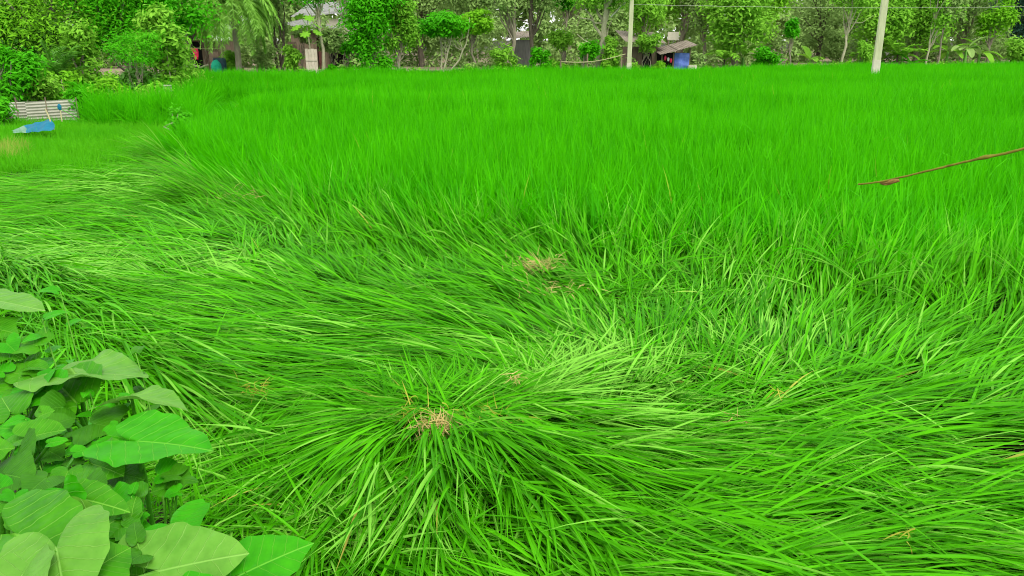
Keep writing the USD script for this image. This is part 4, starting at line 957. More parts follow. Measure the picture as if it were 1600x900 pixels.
for i, (xx, mm) in enumerate(((0.16, 'cloth_red'), (0.30, 'plastic_white'), (0.42, 'cloth_red'))):
    m = trimesh.creation.icosphere(2, 0.07); m.apply_scale([0.8, 0.7, 1.5 - 0.3 * (i == 1)]); m.apply_translation([a[0] + xx, d - 0.02, 0.15 + 1.0 - 0.05 * i])
    tag(put_tm('hanging_bag', m, mm, None, True), ['red bag hung leftmost under the shop roof', 'white bag hung between two red ones under the shop roof', 'red bag hung next to the blue sheet under the shop roof'][i], 'bag')
q = far(1082, 100, 36.0)
tag(put('cement_block', *box(q[0] - 0.18, q[0] + 0.18, 35.9, 36.2, 0.15, 0.85), 'wall_pale'), 'pale cement stand at the right side of the shop hut', 'stand')
q = far(1052, 56, 42.0)
t = thing('signboard', (q[0], 42.0, 0.15), 'weathered cream board on posts above the shop hut roof', 'board')
put('board', *box(-0.28, 0.28, 0, 0.03, q[2] - 0.36, q[2] + 0.04), 'wall_pale', t)
put('post', *box(-0.25, -0.2, 0.032, 0.08, 0, q[2] + 0.02), 'timber', t); put('post', *box(0.2, 0.25, 0.032, 0.08, 0, q[2] + 0.02), 'timber', t)
# pale door panel leaning beside the pink hut
a, b = far(478, 100, 33.4), far(496.5, 100, 33.4)
t = thing('door_panel', (a[0], 33.4, 0.16), 'pale boarded door panel standing upright at the rice edge', 'door'); W = b[0] - a[0]
for i in range(4):
    put('board', *box(W * i / 4 + 0.004, W * (i + 1) / 4 - 0.004, 0.004 * (i % 2), 0.025, 0, 1.42 - 0.02 * (i % 2)), 'door_board', t)
put('rail', *box(0.01, W - 0.01, -0.022, -0.002, 0.95, 1.03), 'door_board', t)
# pinkish upright wall sheets beside the date palm
for px0, px1, dd, z1, lab in ((328, 341, 35.2, 1.35, 'narrow pinkish mud wall piece left of the date palm'), (452, 466, 36.6, 1.75, 'brown brick looking wall piece behind the many stemmed tree')):
    a, b = far(px0, 100, dd), far(px1, 100, dd)
    V, F = join(*[box(a[0], b[0], dd + 0.003 * (k % 2), dd + 0.12, 0.1 + k * z1 / 6, 0.1 + (k + 1) * z1 / 6 - 0.012) for k in range(6)])
    tag(put('wall_piece', V, F, 'wall_pink'), lab, 'wall')
# bamboo paling low fence
t = thing('paling_fence', (far(843, 100, 35)[0], 35.0, 0.1), 'low brown paling fence at the foot of the tall dark trunk', 'fence')
rng = np.random.default_rng(14)
for i in range(9):
    x = i * 0.095 + rng.normal(0, 0.01); put('pale', *box(x, x + 0.06, 0.004 * (i % 2), 0.03, 0, 0.55 + rng.uniform(-.08, .08)), 'timber', t)
put('rail', *box(-0.04, 0.9, 0.036, 0.06, 0.3, 0.36), 'timber', t)

# washing, drum, bits of wood by the low hut
def cloth(name, label, cat, pts, mat_name, d, amp=0.03):
    """A hanging cloth: left and right outline in the picture from top to bottom."""
    nz, nx = 12, 9
    rows = []
    pts = np.array(pts, float)
    for k in range(nz):
        tt = k / (nz - 1) * (len(pts) - 1)
        yl, xl, xr = (np.interp(tt, range(len(pts)), pts[:, j]) for j in range(3))
        for i in range(nx):
            w = far(xl + (xr - xl) * i / (nx - 1), yl, d); w[1] += amp * math.sin(i * 1.7 + k * 0.35) + 0.01 * math.sin(k * 1.9); rows.append(w)
    V = np.array(rows); gi = np.arange(nz * nx).reshape(nz, nx)
    F = np.stack([gi[:-1, :-1], gi[1:, :-1], gi[1:, 1:], gi[:-1, 1:]], -1).reshape(-1, 4)
    V2, F2 = join((V, F), (V + [0, 0.012, 0], F[:, ::-1]))
    return tag(put(name, V2, F2, mat_name, normals=np.vstack([vnormals(V, F)] * 2)), label, cat)
cloth('hanging_cloth', 'red cloth hung from a line before the low hut', 'cloth', [(75.5, 298.5, 308.5), (80, 299.5, 309.5), (86, 302.5, 310.5), (93, 304.5, 310)], 'cloth_red', 32.6)
v, f = stick(288, 75, 345, 76, 32.63, 0.012, 0.0, seed=3)
tag(put('washing_line', v, f, 'rope_fibre'), 'washing line carrying the red cloth', 'line')
for px, lab in ((287.5, 'left pole of the washing line'), (345.5, 'right pole of the washing line')):
    q = far(px, 73, 32.63); v, f = tube([[q[0], q[1], 0.1], q], [0.03, 0.025], 6); tag(put('line_pole', v, f, 'bamboo', normals=vnormals(v, f)), lab, 'pole')
q = far(344, 107, 32.7)
t = thing('blue_drum', (q[0], 32.7, 0.56), 'dark navy drum standing beside the teal bundle', 'drum')
prof = np.array([[0, 0], [0.24, 0], [0.255, 0.03], [0.255, 0.2], [0.27, 0.22], [0.255, 0.24], [0.255, 0.42], [0.27, 0.44], [0.255, 0.46], [0.25, 0.63], [0.23, 0.66], [0, 0.66]])
put_tm('body', trimesh.creation.revolve(prof, sections=28), 'drum_blue', t, 35)
ring = trimesh.creation.revolve(np.array([[0.215, 0.665], [0.24, 0.665], [0.245, 0.69], [0.215, 0.69]]), sections=28); put_tm('rim', ring, 'drum_blue', t, 35)
m = trimesh.creation.icosphere(4, 0.25); vv = np.array(m.vertices); vv = vv * (1 + 0.35 * (meshkit.fbm(vv * 7 + 3) - 0.5)[:, None]) * [0.8, 0.6, 1.1]; vv[:, 2] = np.maximum(vv[:, 2], -0.2)
q = far(336, 100, 32.2); vv += [q[0], 32.3, 0.90]
v = np.array(vv); tag(put('cloth_bundle', v, m.faces, 'cloth_teal', normals=vnormals(v, np.array(m.faces))), 'crumpled teal cloth bundle at the rice edge beside the drum', 'bundle')
for i, (x0, y0, x1, y1, lab) in enumerate(((287, 105, 312, 103, 'thin grey pole lying low under the red cloth'), (300, 100, 308, 105, 'short slanting stick under the red cloth'), (312, 106, 326, 101, 'pale plank end lying left of the teal bundle'))):
    v, f = stick(x0, y0, x1, y1, 32.2 + 0.1 * i, 0.035, 0.005, seed=20 + i); tag(put('loose_wood', v, f, 'bark_grey', normals=vnormals(v, f)), lab, 'wood')
q = far(330, 96, 32.9); v, f = stick(326, 92, 331, 104, 32.9, 0.03, 0.0, seed=9)
tag(put('leaning_board', *box(q[0] - .03, q[0] + .05, 32.9, 32.93, 0.15, 1.0), 'door_board'), 'pale narrow board leaning left of the drum', 'board')

# ------------------------------------------------------------------ verge objects: tin fence, tarpaulin, screen
dF = 16.9
t = thing('tin_fence', (0, 0, 0), 'low weathered corrugated tin fence with level ridges at the left edge', 'fence')
for (u0, u1, yt0, yt1, yb) in ((-90, 46, 163, 160.5, 187), (44, 122, 159, 156, 186)):
    A, B = far(u0, yb, dF), far(u1, yb, dF + 0.25); Ct = far(u0, yt0, dF)
    z0 = 0.22; A[2] = z0; B[2] = z0 + (far(u1, yt1, dF)[2] - Ct[2]); 
    V, F = corrugated(Ct[2] - z0, np.hypot(*(B - A)[:2]), 0.062, 0.008, 0.003, 7)
    w = Ct[2] - z0; l = np.hypot(*(B - A)[:2]); off = 0.014 if u0 > 0 else 0.0
    P = A + (V[:, 1:2] + l / 2) / l * (B - A) + np.c_[0 * V[:, 0], -V[:, 2] - off, V[:, 0] + w / 2]
    put('sheet', P, F, 'tin', t, normals=vnormals(P, F))
for px in (23, 70, 118):
    q = far(px, 152, dF - 0.06); v, f = tube([[q[0], q[1], 0.1], q], 0.012, 6); put('post', v, f, 'timber', t, normals=vnormals(v, f))
a, b = far(255, 150, 19.6), far(270, 150, 19.6)
V, F = corrugated(0.5, b[0] - a[0], 0.07, 0.012, 0.003, 6); P = np.c_[a[0] + V[:, 1] - V[:, 1].min(), 19.6 - V[:, 2], 0.42 + V[:, 0] + 0.25]
tag(put('tin_screen', P, F, 'tin', normals=vnormals(P, F)), 'small grey ridged tin piece below the dense dark leaved tree', 'tin sheet')
# blue tarpaulin draped from the grass up a stick
nx, ny = 26, 12; rows = []
for j in range(ny):
    vv = j / (ny - 1)
    for i in range(nx):
        uu = i / (nx - 1)
        top, bot = far(18 + 63 * uu, 205 - 20 * uu ** 0.8, 14.4), far(22 + 64 * uu, 208 - 4.5 * uu, 14.0)
        p = top * (1 - vv) + bot * vv
        p[2] += 0.008 * math.sin(uu * 23 + vv * 4) * (0.3 + uu) + 0.006 * math.sin(vv * 9 + uu * 5)
        p[1] += 0.03 * math.sin(uu * 17 + vv * 6); rows.append(p)
V = np.array(rows); gi = np.arange(nx * ny).reshape(ny, nx); F = np.stack([gi[:-1, :-1], gi[1:, :-1], gi[1:, 1:], gi[:-1, 1:]], -1).reshape(-1, 4)
t = thing('blue_tarpaulin', (0, 0, 0), 'bright blue tarpaulin draped low over the verge grass', 'tarpaulin')
cut = F[:, 0] % nx >= 8
put('sheet', V, F[cut], 'tarp_blue', t, normals=vnormals(V, F[cut]))
tag(put('faded_end', V, F[~cut], 'tarp_faded', t, normals=vnormals(V, F[~cut])), 'faded pale end of the sheet')
v, f = stick(70.5, 170, 84.5, 203, 14.3, 0.014, 0.005, seed=6)
tag(put('leaning_stick', v, f, 'bamboo', normals=vnormals(v, f)), 'pale stick leaning over the blue tarpaulin', 'stick')
v, f = stick(94, 171, 97, 190, 15.2, 0.012, 0.003, seed=7)
tag(put('marker_stick', v, f, 'bamboo', normals=vnormals(v, f)), 'short stick carrying the blue rag', 'stick')
m = trimesh.creation.icosphere(3, 1.0); vv = np.array(m.vertices); vv = vv * (1 + 0.4 * (meshkit.fbm(vv * 3 + 9) - 0.5)[:, None]) * [0.036, 0.03, 0.062] + far(93, 167.5, 15.2)
tag(put('blue_rag', vv, m.faces, 'tarp_blue', normals=vnormals(vv, np.array(m.faces))), 'small blue rag tied on the stick above the tarpaulin', 'rag')

# ------------------------------------------------------------------ dry twig reaching in from the right
rng = np.random.default_rng(3)
P = [slant(u, v, s_) for u, v, s_ in ((1340, 288, 1.70), (1362, 286, 1.69), (1385, 282.5, 1.68), (1412, 276, 1.67), (1450, 267, 1.65), (1495, 256, 1.63), (1535, 246.5, 1.61), (1570, 240, 1.60), (1605, 231, 1.58), (1680, 214, 1.55))] + \
    [np.array(q) for q in ((1.62, 1.10, 1.62), (1.86, 0.98, 1.40), (2.02, 0.9, 1.0), (2.06, 0.86, 0.4))]
P = np.array(P); tt = np.arange(len(P)); fine = np.linspace(0, len(P) - 1, 90)
P = np.stack([np.interp(fine, tt, P[:, i]) for i in range(3)], 1)
for _ in range(3):
    P[1:-1] = (P[:-2] + 2 * P[1:-1] + P[2:]) / 4
r = np.interp(fine, [0, 2, 6, 9, 13], [0.0018, 0.0021, 0.0026, 0.0034, 0.0065]) * (1 + 0.10 * np.sin(fine * 5.1) * np.sin(fine * 2.3)) + 0.0022 * np.exp(-((fine - 6.1) / 0.25) ** 2)
t = thing('dry_twig', (0, 0, 0), 'thin dry brown twig reaching in over the rice from the right edge', 'twig')
v, f = tube(P + rng.normal(0, 0.0002, P.shape), r, 8); put('stem', v, f, 'twig_dry', t, normals=vnormals(v, f))
m = trimesh.creation.icosphere(3, 1.0); vv = np.array(m.vertices); vv = vv * (1 + 0.7 * (meshkit.fbm(vv * 2.5 + 5) - 0.5)[:, None])
ax = unit(slant(1415, 277, 1.66) - slant(1360, 287, 1.70)); up = unit(np.cross(np.cross(ax, [0, 0, 1.0]), ax)); sd = np.cross(ax, up)
vv = slant(1390, 284.5, 1.68) + vv[:, :1] * 0.019 * ax + vv[:, 1:2] * 0.005 * sd + vv[:, 2:] * 0.0058 * up
tag(put('bud_sheath', vv, m.faces, 'twig_knot', t, normals=vnormals(vv, np.array(m.faces))), 'rough reddish brown knot near the twig tip')

# ------------------------------------------------------------------ dead straw in the rice
def straw(label, px, py, z, rx, ry, n, seed, L=(0.08, 0.2), mat_name='straw', lift=0.12):
    rng = np.random.default_rng(seed); c = at(px, py, z); k = 6
    x, y = rng.normal(0, rx * 0.5, n), rng.normal(0, ry * 0.5, n)
    az, el = rng.uniform(-np.pi, np.pi, n), rng.normal(lift, 0.3, n)
    D = np.stack([np.cos(az) * np.cos(el), np.sin(az) * np.cos(el), np.sin(el)], -1); Pp = np.stack([x, y, rng.uniform(-0.03, 0.03, n)], -1); ln = rng.uniform(*L, n)
    C = np.zeros((n, k, 3)); Ds = C.copy(); C[:, 0], Ds[:, 0] = Pp, D; cv = rng.normal(0, 0.28, (n, 3))
    for i in range(1, k):
        D = unit(D + cv - [0, 0, 0.12]); Pp = Pp + D * (ln / (k - 1))[:, None]; C[:, i], Ds[:, i] = Pp, D
    S = unit(np.cross(Ds, rng.normal(0, 1, (n, 1, 3))))
    W = rng.uniform(0.0012, 0.0032, n)[:, None] * (1 - np.linspace(0, 1, k) ** 3)[None]
    v, f, _ = strips(C, S, W)
    tag(put('dead_straw', v + c, f, mat_name), label, 'straw', kind='stuff')
straw('pale pinkish tangle of bared straw at the heart of the whorl', 684, 668, 0.345, 0.085, 0.055, 260, 1, (0.05, 0.13))
straw('thin yellow straw spread just right of the whorl heart', 745, 650, 0.35, 0.22, 0.09, 48, 2, (0.04, 0.12), 'straw_yellow')
straw('yellowing wisps curling left and behind the whorl heart', 640, 642, 0.35, 0.10, 0.08, 28, 12, (0.10, 0.22), 'straw_yellow')
straw('large brown straw patch in the dark hollow below the standing rice', 842, 412, 0.30, 0.20, 0.16, 170, 3, (0.06, 0.15))
straw('scattered brown straw just below the large brown patch', 870, 450, 0.28, 0.26, 0.12, 50, 4, (0.05, 0.12))
straw('small folded tan straw piece above the whorl', 807, 590, 0.36, 0.035, 0.02, 26, 5, (0.04, 0.09))
straw('yellow straw bits at the left end of the long flat band', 400, 606, 0.34, 0.07, 0.03, 40, 6, (0.05, 0.12), 'straw_yellow')
straw('two bent orange straws at the right of the mat', 1215, 614, 0.30, 0.05, 0.02, 10, 7, (0.05, 0.11), 'straw_yellow')
straw('short tan straw pieces below the bent orange straws', 1155, 656, 0.29, 0.05, 0.02, 10, 8, (0.04, 0.09))
straw('yellow stalk bits lowest at the right of the picture', 1420, 838, 0.31, 0.04, 0.02, 10, 9, (0.04, 0.08), 'straw_yellow')
straw('faint orange straw among the leaning rice at the left edge of the stand', 385, 300, 0.4, 0.35, 0.4, 50, 10)

# ------------------------------------------------------------------ taro and weeds on the bank
OUT_A = np.array([0, 10, 22, 40, 60, 80, 100, 120, 138, 152, 163, 172, 180]) * math.pi / 180
OUT_R = {'taro': np.array([1.0, .86, .73, .61, .55, .525, .535, .59, .66, .62, .44, .17, .05]),
         'heart': np.array([1.0, .87, .78, .70, .65, .62, .60, .585, .555, .48, .36, .22, .08]),
         'oval': np.array([1.0, .84, .68, .52, .42, .37, .35, .35, .34, .31, .26, .18, .10]),
         'lobed': np.array([1.0, .80, .62, .60, .78, .74, .58, .66, .70, .56, .40, .22, .06])}
def taro_leaf(A, Tp, up, width=1.0, droop=0.12, cup=0.10, wave=0.03, shape='taro', seed=0, lobes=0.10, nr=18, na=88):
    """Leaf blade: stalk joins at A, tip at Tp, upper face towards up. Returns vertices, faces, leaf coordinates."""
    rng = np.random.default_rng(seed)
    A, Tp = np.asarray(A, float), np.asarray(Tp, float)
    L = np.linalg.norm(Tp - A); ex = (Tp - A) / L; ez = unit(np.asarray(up, float) - np.dot(up, ex) * ex); ey = np.cross(ez, ex)
    th = np.linspace(-np.pi, np.pi, na, endpoint=False) + 0.0
    from scipy.interpolate import PchipInterpolator
    r = PchipInterpolator(OUT_A, OUT_R[shape])(np.abs(th)) * (1 + 0.025 * np.sin(th * 7 + rng.uniform(0, 6)) + 0.015 * np.sin(th * 13 + rng.uniform(0, 6)))
    rr = np.linspace(0, 1, nr + 1)[1:] ** 0.85
    X = np.concatenate([[0], (rr[:, None] * (r * np.cos(th))[None]).ravel()]); Y = np.concatenate([[0], (rr[:, None] * (r * np.sin(th))[None]).ravel()]) * width
    R = np.concatenate([[0], np.repeat(rr, na)]); TH = np.concatenate([[0], np.tile(th, nr)])
    ph = rng.uniform(0, 6)
    Z = cup * np.abs(Y) ** 1.15 - droop * np.maximum(X, 0) ** 2 - lobes * np.maximum(-X, 0) ** 1.5 * 2 + wave * R ** 3 * np.sin(TH * 3 + ph) + 0.4 * wave * R ** 4 * np.sin(TH * 8 + 2 * ph)
    Z = Z + 0.012 * (np.abs(((X - 0.62 * np.abs(Y)) * 5.2 + 20) % 1 - 0.5) * -2 + 1) * np.minimum(1, np.abs(Y) * 8) - 0.010 * np.exp(-(Y / 0.03) ** 2)
    V = A + L * (X[:, None] * ex + Y[:, None] * ey + Z[:, None] * ez)
    F = [[0, 1 + j, 1 + (j + 1) % na] for j in range(na)]
    j = np.arange(na); jn = (j + 1) % na
    for i in range(nr - 1):
        a, b = 1 + i * na, 1 + (i + 1) * na
        F += np.stack([a + j, b + j, b + jn], 1).tolist() + np.stack([a + j, b + jn, a + jn], 1).tolist()
    return V, np.array(F), {'lx': X, 'ly': Y}

def plant(name, label, cat, root, leaves, group=None, seed=0, stalk_r=0.006, stalk_mat='taro_stalk'):
    """leaves: (attach px, py, depth), (tip px, py, depth), up, options. Each leaf is a part with its stalk."""
    rng = np.random.default_rng(seed)
    root = np.array([root[0], root[1], float(ground_z(root[0], root[1])) - 0.01])
    t = thing(name, root, label, cat, group)
    for i, (a, tip, up, o) in enumerate(leaves):
        o = dict(o); m = o.pop('m', 'taro_bright'); lab = o.pop('label', None); foot = o.pop('foot', None)
        A, B = slant(*a), slant(*tip)
        V, F, vein = taro_leaf(A, B, up, seed=seed * 31 + i, **o)
        lf = put('leaf', V - root, F, m, t, vein, vnormals(V, F))
        if lab: tag(lf, lab)
        base = root + [rng.normal(0, 0.03), rng.normal(0, 0.03), 0] if foot is None else np.array(foot)
        v, f = tube(bend(base - root, A - root - 0.004 * unit(np.asarray(up, float)), 9, ((A - base)[:2] * -0.25).tolist() + [0.03], rng, 0.003), np.linspace(stalk_r * 1.5, stalk_r * 0.8, 9), 7)
        put('stalk', v, f, stalk_mat, t, {'lx': 0 * v[:, 0], 'ly': 0 * v[:, 0] + 0.5}, normals=vnormals(v, f))

U = lambda x=0, y=-0.3, z=1.0: (x, y, z)
plant('taro_plant', 'taro with one big pale wavy leaf spread highest over the weeds', 'taro', (-1.42, 2.32), [
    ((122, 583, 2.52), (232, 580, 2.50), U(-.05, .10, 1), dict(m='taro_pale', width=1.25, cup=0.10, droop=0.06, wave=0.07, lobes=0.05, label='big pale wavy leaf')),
    ((112, 622, 2.48), (78, 588, 2.60), U(.1, -.9, .8), dict(m='taro_mid', width=1.1, cup=.15, shape='heart')),
    ((36, 612, 2.46), (58, 580, 2.6), U(-.2, -.6, .8), dict(m='taro_bright', width=1.2, shape='heart')),
    ((58, 572, 2.66), (82, 556, 2.72), U(.0, -.5, .8), dict(m='taro_bright', shape='heart'))], seed=1, stalk_r=0.0075)
plant('taro_plant', 'taro with a narrow pale leaf seen edge on above the lodged rice', 'taro', (-1.16, 2.20), [
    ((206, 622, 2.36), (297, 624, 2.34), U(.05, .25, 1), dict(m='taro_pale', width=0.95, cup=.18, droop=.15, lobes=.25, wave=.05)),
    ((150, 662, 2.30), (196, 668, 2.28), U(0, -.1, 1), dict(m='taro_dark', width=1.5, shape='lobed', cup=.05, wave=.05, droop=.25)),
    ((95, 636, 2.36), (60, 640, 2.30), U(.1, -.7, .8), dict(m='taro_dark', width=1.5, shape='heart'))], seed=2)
plant('taro_plant', 'taro with a broad bright arrow leaf pointing right over the rice', 'taro', (-1.10, 1.92), [
    ((222, 689, 2.14), (333, 695, 2.12), U(.02, -.08, 1), dict(m='taro_bright', width=1.15, cup=.10, droop=.10, lobes=-.02, wave=.04, label='broad bright arrow shaped leaf')),
    ((148, 726, 2.10), (190, 738, 2.07), U(.2, -.4, .8), dict(m='taro_mid', width=1.4, cup=.25, shape='heart', wave=.06)),
    ((105, 738, 2.08), (94, 764, 2.04), U(0, -.6, .8), dict(m='taro_mid', width=1.3, shape='heart', wave=.05)),
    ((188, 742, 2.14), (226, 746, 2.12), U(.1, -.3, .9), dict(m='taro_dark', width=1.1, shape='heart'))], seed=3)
plant('taro_plant', 'taro with a folded pointed leaf at the left edge', 'taro', (-1.50, 1.98), [
    ((48, 682, 2.20), (104, 668, 2.22), U(.05, -.15, 1), dict(m='taro_mid', width=1.25, cup=.3, droop=.05, lobes=.0, label='folded pointed leaf dark inside')),
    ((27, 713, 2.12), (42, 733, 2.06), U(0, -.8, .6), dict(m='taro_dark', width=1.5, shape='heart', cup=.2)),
    ((78, 692, 2.14), (106, 686, 2.14), U(0, -.5, 1), dict(m='taro_bright', width=0.9, shape='oval')),
    ((-20, 705, 2.1), (22, 698, 2.12), U(0, -.6, .9), dict(m='taro_mid', width=1.2, shape='heart')),
    ((-10, 765, 2.0), (24, 758, 2.0), U(0, -.5, .8), dict(m='taro_bright', width=1.2, shape='heart')),
    ((-8, 790, 1.94), (22, 776, 1.96), U(0, -.7, .8), dict(m='taro_mid', width=1.1, shape='heart'))], seed=4)
plant('taro_plant', 'taro with a ribbed emerald leaf half unrolled and curled yellow edge', 'taro', (-1.18, 1.52), [
    ((100, 774, 1.90), (127, 847, 1.85), U(-.35, -1, .55), dict(m='taro_bright', width=1.5, cup=.30, wave=.06, shape='oval', lobes=0, droop=-.1, label='ribbed emerald leaf half unrolled')),
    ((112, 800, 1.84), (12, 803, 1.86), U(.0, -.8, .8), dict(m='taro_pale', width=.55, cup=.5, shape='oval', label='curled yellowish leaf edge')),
    ((118, 778, 1.92), (194, 790, 1.88), U(.05, -.5, 1), dict(m='taro_mid', width=1.0, cup=.05, droop=.2, shape='oval')),
    ((152, 832, 1.86), (196, 800, 1.94), U(.2, -.9, .6), dict(m='taro_mid', width=1.2, shape='heart', cup=.1))], seed=5)
plant('taro_plant', 'taro with huge pale greyish leaves in the bottom left corner', 'taro', (-1.05, 1.25), [
    ((30, 836, 1.78), (140, 868, 1.70), U(0, -.35, 1), dict(m='taro_mid', width=1.1, cup=.12, wave=.05, droop=.12)),
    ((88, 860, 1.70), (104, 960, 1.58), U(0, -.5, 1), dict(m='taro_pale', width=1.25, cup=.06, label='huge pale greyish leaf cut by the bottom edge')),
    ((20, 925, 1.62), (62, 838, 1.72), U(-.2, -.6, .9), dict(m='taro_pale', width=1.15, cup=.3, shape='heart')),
    ((152, 886, 1.72), (204, 852, 1.78), U(.1, -.6, .8), dict(m='taro_mid', width=1.5, shape='heart', cup=.15))], seed=6)
plant('taro_plant', 'taro with a pale two lobed leaf pointing right at the bottom', 'taro', (-0.78, 1.42), [
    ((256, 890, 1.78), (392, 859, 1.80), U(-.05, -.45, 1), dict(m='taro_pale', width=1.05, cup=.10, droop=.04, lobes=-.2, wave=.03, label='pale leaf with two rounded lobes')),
    ((385, 893, 1.82), (492, 843, 1.90), U(.0, -.4, 1), dict(m='taro_bright', width=.8, cup=.05, droop=.03, shape='heart', label='deep green leaf with pale veins')),
    ((290, 985, 1.64), (405, 948, 1.68), U(0, -.3, 1), dict(m='taro_bright', width=1.4, cup=.12, shape='heart')),
    ((268, 826, 1.92), (280, 856, 1.86), U(.1, -.7, .8), dict(m='taro_bright', width=2.1, cup=.1, shape='heart', lobes=-.3))], seed=7)
plant('taro_plant', 'taro with a single pale leaf sticking in at the left edge above the weeds', 'taro', (-1.95, 2.45), [
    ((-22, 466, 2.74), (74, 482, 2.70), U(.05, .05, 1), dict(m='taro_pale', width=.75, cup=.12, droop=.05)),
    ((6, 548, 2.60), (34, 556, 2.58), U(0, -.3, .9), dict(m='taro_mid', width=1.4, shape='lobed', cup=.1, wave=.08)),
    ((0, 515, 2.66), (28, 520, 2.64), U(0, -.3, .9), dict(m='taro_mid', width=1.4, shape='lobed', cup=.1, wave=.08))], seed=8)

def weed(label, px, py, dep, n, L, seed, m='taro_bright', h=0.22, shape='oval'):
    rng = np.random.default_rng(seed)
    c = slant(px, py, dep); root = np.array([c[0], c[1] + 0.02, float(ground_z(c[0], c[1]))])
    t = thing('small_weed', root, label, 'weed')
    top = c - root
    v, f = tube(bend((0, 0, 0), top, 8, (0.02, 0, 0), rng, 0.004), np.linspace(0.004, 0.002, 8), 6); put('stem', v, f, 'taro_stalk', t, normals=vnormals(v, f))
    for i in range(n):
        fr = 0.35 + 0.65 * i / max(1, n - 1); az = i * 2.399 + rng.normal(0, 0.3); A = top * fr
        dirv = np.array([math.cos(az), math.sin(az), rng.uniform(0.0, 0.5)]); l = L * rng.uniform(0.7, 1.2)
        V, F, vein = taro_leaf(A + dirv * 0.015, A + dirv * (0.015 + l), (0, -0.3, 1), 0.95, 0.3, 0.15, 0.04, shape, seed * 17 + i, nr=6, na=32)
        put('leaf', V, F, m, t, vein, vnormals(V, F))
weed('leafy weed shoot over the fallen rice above the big wavy leaf', 66, 498, 2.62, 9, 0.055, 1)
weed('tiny bright weed on the diagonal fallen rice', 94, 456, 2.85, 5, 0.05, 2)
weed('small weed standing at the tip of the big wavy leaf', 212, 552, 2.55, 7, 0.05, 3, 'taro_dark')
weed('fine bushy weed under the big wavy leaf', 140, 612, 2.42, 16, 0.045, 4)
weed('second fine weed in the shade left of the narrow pale leaf', 182, 618, 2.40, 14, 0.04, 5)
weed('bright weed between the ribbed leaf and the rice', 205, 776, 1.98, 7, 0.045, 6)
weed('small weed with long leaves beside the pale two lobed leaf', 205, 812, 1.92, 7, 0.06, 7, 'taro_mid')
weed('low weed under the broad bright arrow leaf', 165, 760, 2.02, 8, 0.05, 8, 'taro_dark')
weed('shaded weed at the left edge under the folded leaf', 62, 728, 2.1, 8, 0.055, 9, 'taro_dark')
weed('weed with rounded leaves at the left edge below the narrow leaves', 30, 590, 2.5, 9, 0.06, 10, 'taro_mid', shape='heart')
weed('curling weed sprout left of the emerald leaf', 40, 655, 2.3, 8, 0.06, 11, 'taro_bright', shape='heart')
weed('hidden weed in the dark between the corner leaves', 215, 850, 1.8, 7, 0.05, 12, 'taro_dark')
plant('taro_plant', 'low taro with small round leaves in the shade at the left edge', 'taro', (-1.62, 2.15), [
    ((14, 640, 2.36), (0, 618, 2.42), U(0, -.5, .9), dict(m='taro_mid', width=1.3, shape='heart')),
    ((30, 672, 2.30), (-8, 665, 2.30), U(0, -.4, .9), dict(m='taro_bright', width=1.1)),
    ((70, 610, 2.44), (40, 598, 2.5), U(0, -.5, .9), dict(m='taro_bright', width=1.2, shape='heart')),
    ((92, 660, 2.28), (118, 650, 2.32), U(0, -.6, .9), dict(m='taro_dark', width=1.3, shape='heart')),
    ((18, 590, 2.56), (-6, 572, 2.62), U(0, -.4, .9), dict(m='taro_mid', width=1.4, shape='lobed')),
    ((62, 650, 2.30), (84, 640, 2.3), U(0, -.5, .9), dict(m='taro_mid', width=1.2, shape='heart'))], seed=9)
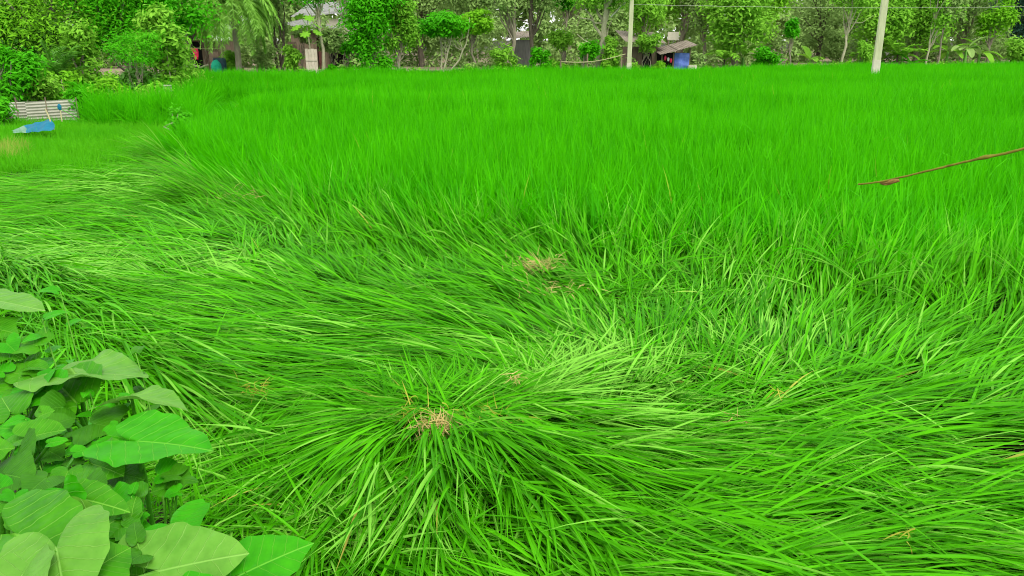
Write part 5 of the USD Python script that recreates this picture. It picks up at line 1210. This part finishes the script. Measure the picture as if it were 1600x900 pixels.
plant('taro_plant', 'low taro with dark leaves filling the hollow above the corner leaves', 'taro', (-1.30, 1.70), [
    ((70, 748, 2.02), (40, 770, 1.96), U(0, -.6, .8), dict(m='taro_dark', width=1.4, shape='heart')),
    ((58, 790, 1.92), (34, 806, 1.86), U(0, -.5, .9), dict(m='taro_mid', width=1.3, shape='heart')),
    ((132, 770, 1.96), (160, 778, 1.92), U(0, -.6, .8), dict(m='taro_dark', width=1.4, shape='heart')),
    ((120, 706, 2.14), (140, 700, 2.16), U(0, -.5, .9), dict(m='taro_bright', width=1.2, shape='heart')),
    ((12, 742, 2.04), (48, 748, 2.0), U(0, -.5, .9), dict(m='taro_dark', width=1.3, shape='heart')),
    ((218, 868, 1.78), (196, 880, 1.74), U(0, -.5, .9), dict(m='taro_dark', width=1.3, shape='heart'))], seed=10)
rng = np.random.default_rng(99)
for k, (cx, cy, dep, rx, ry, n, lab) in enumerate(((40, 700, 2.24, 46, 40, 10, 'creeper with small overlapping leaves under the folded pointed leaf'), (150, 690, 2.24, 46, 34, 9, 'creeper with lobed leaves left under the broad arrow leaf'),
        (40, 570, 2.55, 44, 40, 10, 'creeper with rounded leaves at the left edge beside the big wavy leaf'), (180, 800, 1.96, 40, 40, 9, 'creeper with small leaves right of the ribbed emerald leaf'), (50, 790, 1.95, 50, 26, 8, 'creeper peeping out left of the ribbed emerald leaf'), (240, 760, 2.05, 40, 30, 6, 'thin creeper over the rice below the broad arrow leaf'))):
    c0 = slant(cx, cy, dep); lv = []
    for i in range(n):
        u, v = cx + rng.uniform(-rx, rx), cy + rng.uniform(-ry, ry); dd = dep + (cy - v) * 0.0016 + rng.uniform(-.03, .03); l = rng.uniform(20, 38); an = rng.uniform(-0.6, 3.7)
        lv.append(((u, v, dd), (u + l * math.cos(an), v + l * 0.55 * math.sin(an), dd - 0.02 * math.sin(an)), (rng.normal(0, .15), rng.uniform(-.5, 0), 1), dict(m=('taro_mid', 'taro_bright', 'taro_dark', 'taro_mid', 'taro_bright')[rng.integers(0, 5)], width=rng.uniform(1.1, 1.6), shape=('heart', 'lobed', 'taro', 'heart')[rng.integers(0, 4)], cup=rng.uniform(.08, .3), wave=rng.uniform(.03, .08), droop=rng.uniform(.05, .3), nr=10, na=56)))
    plant('creeper', lab, 'creeper', (c0[0], c0[1] - 0.05), lv, seed=40 + k, stalk_r=0.0025)
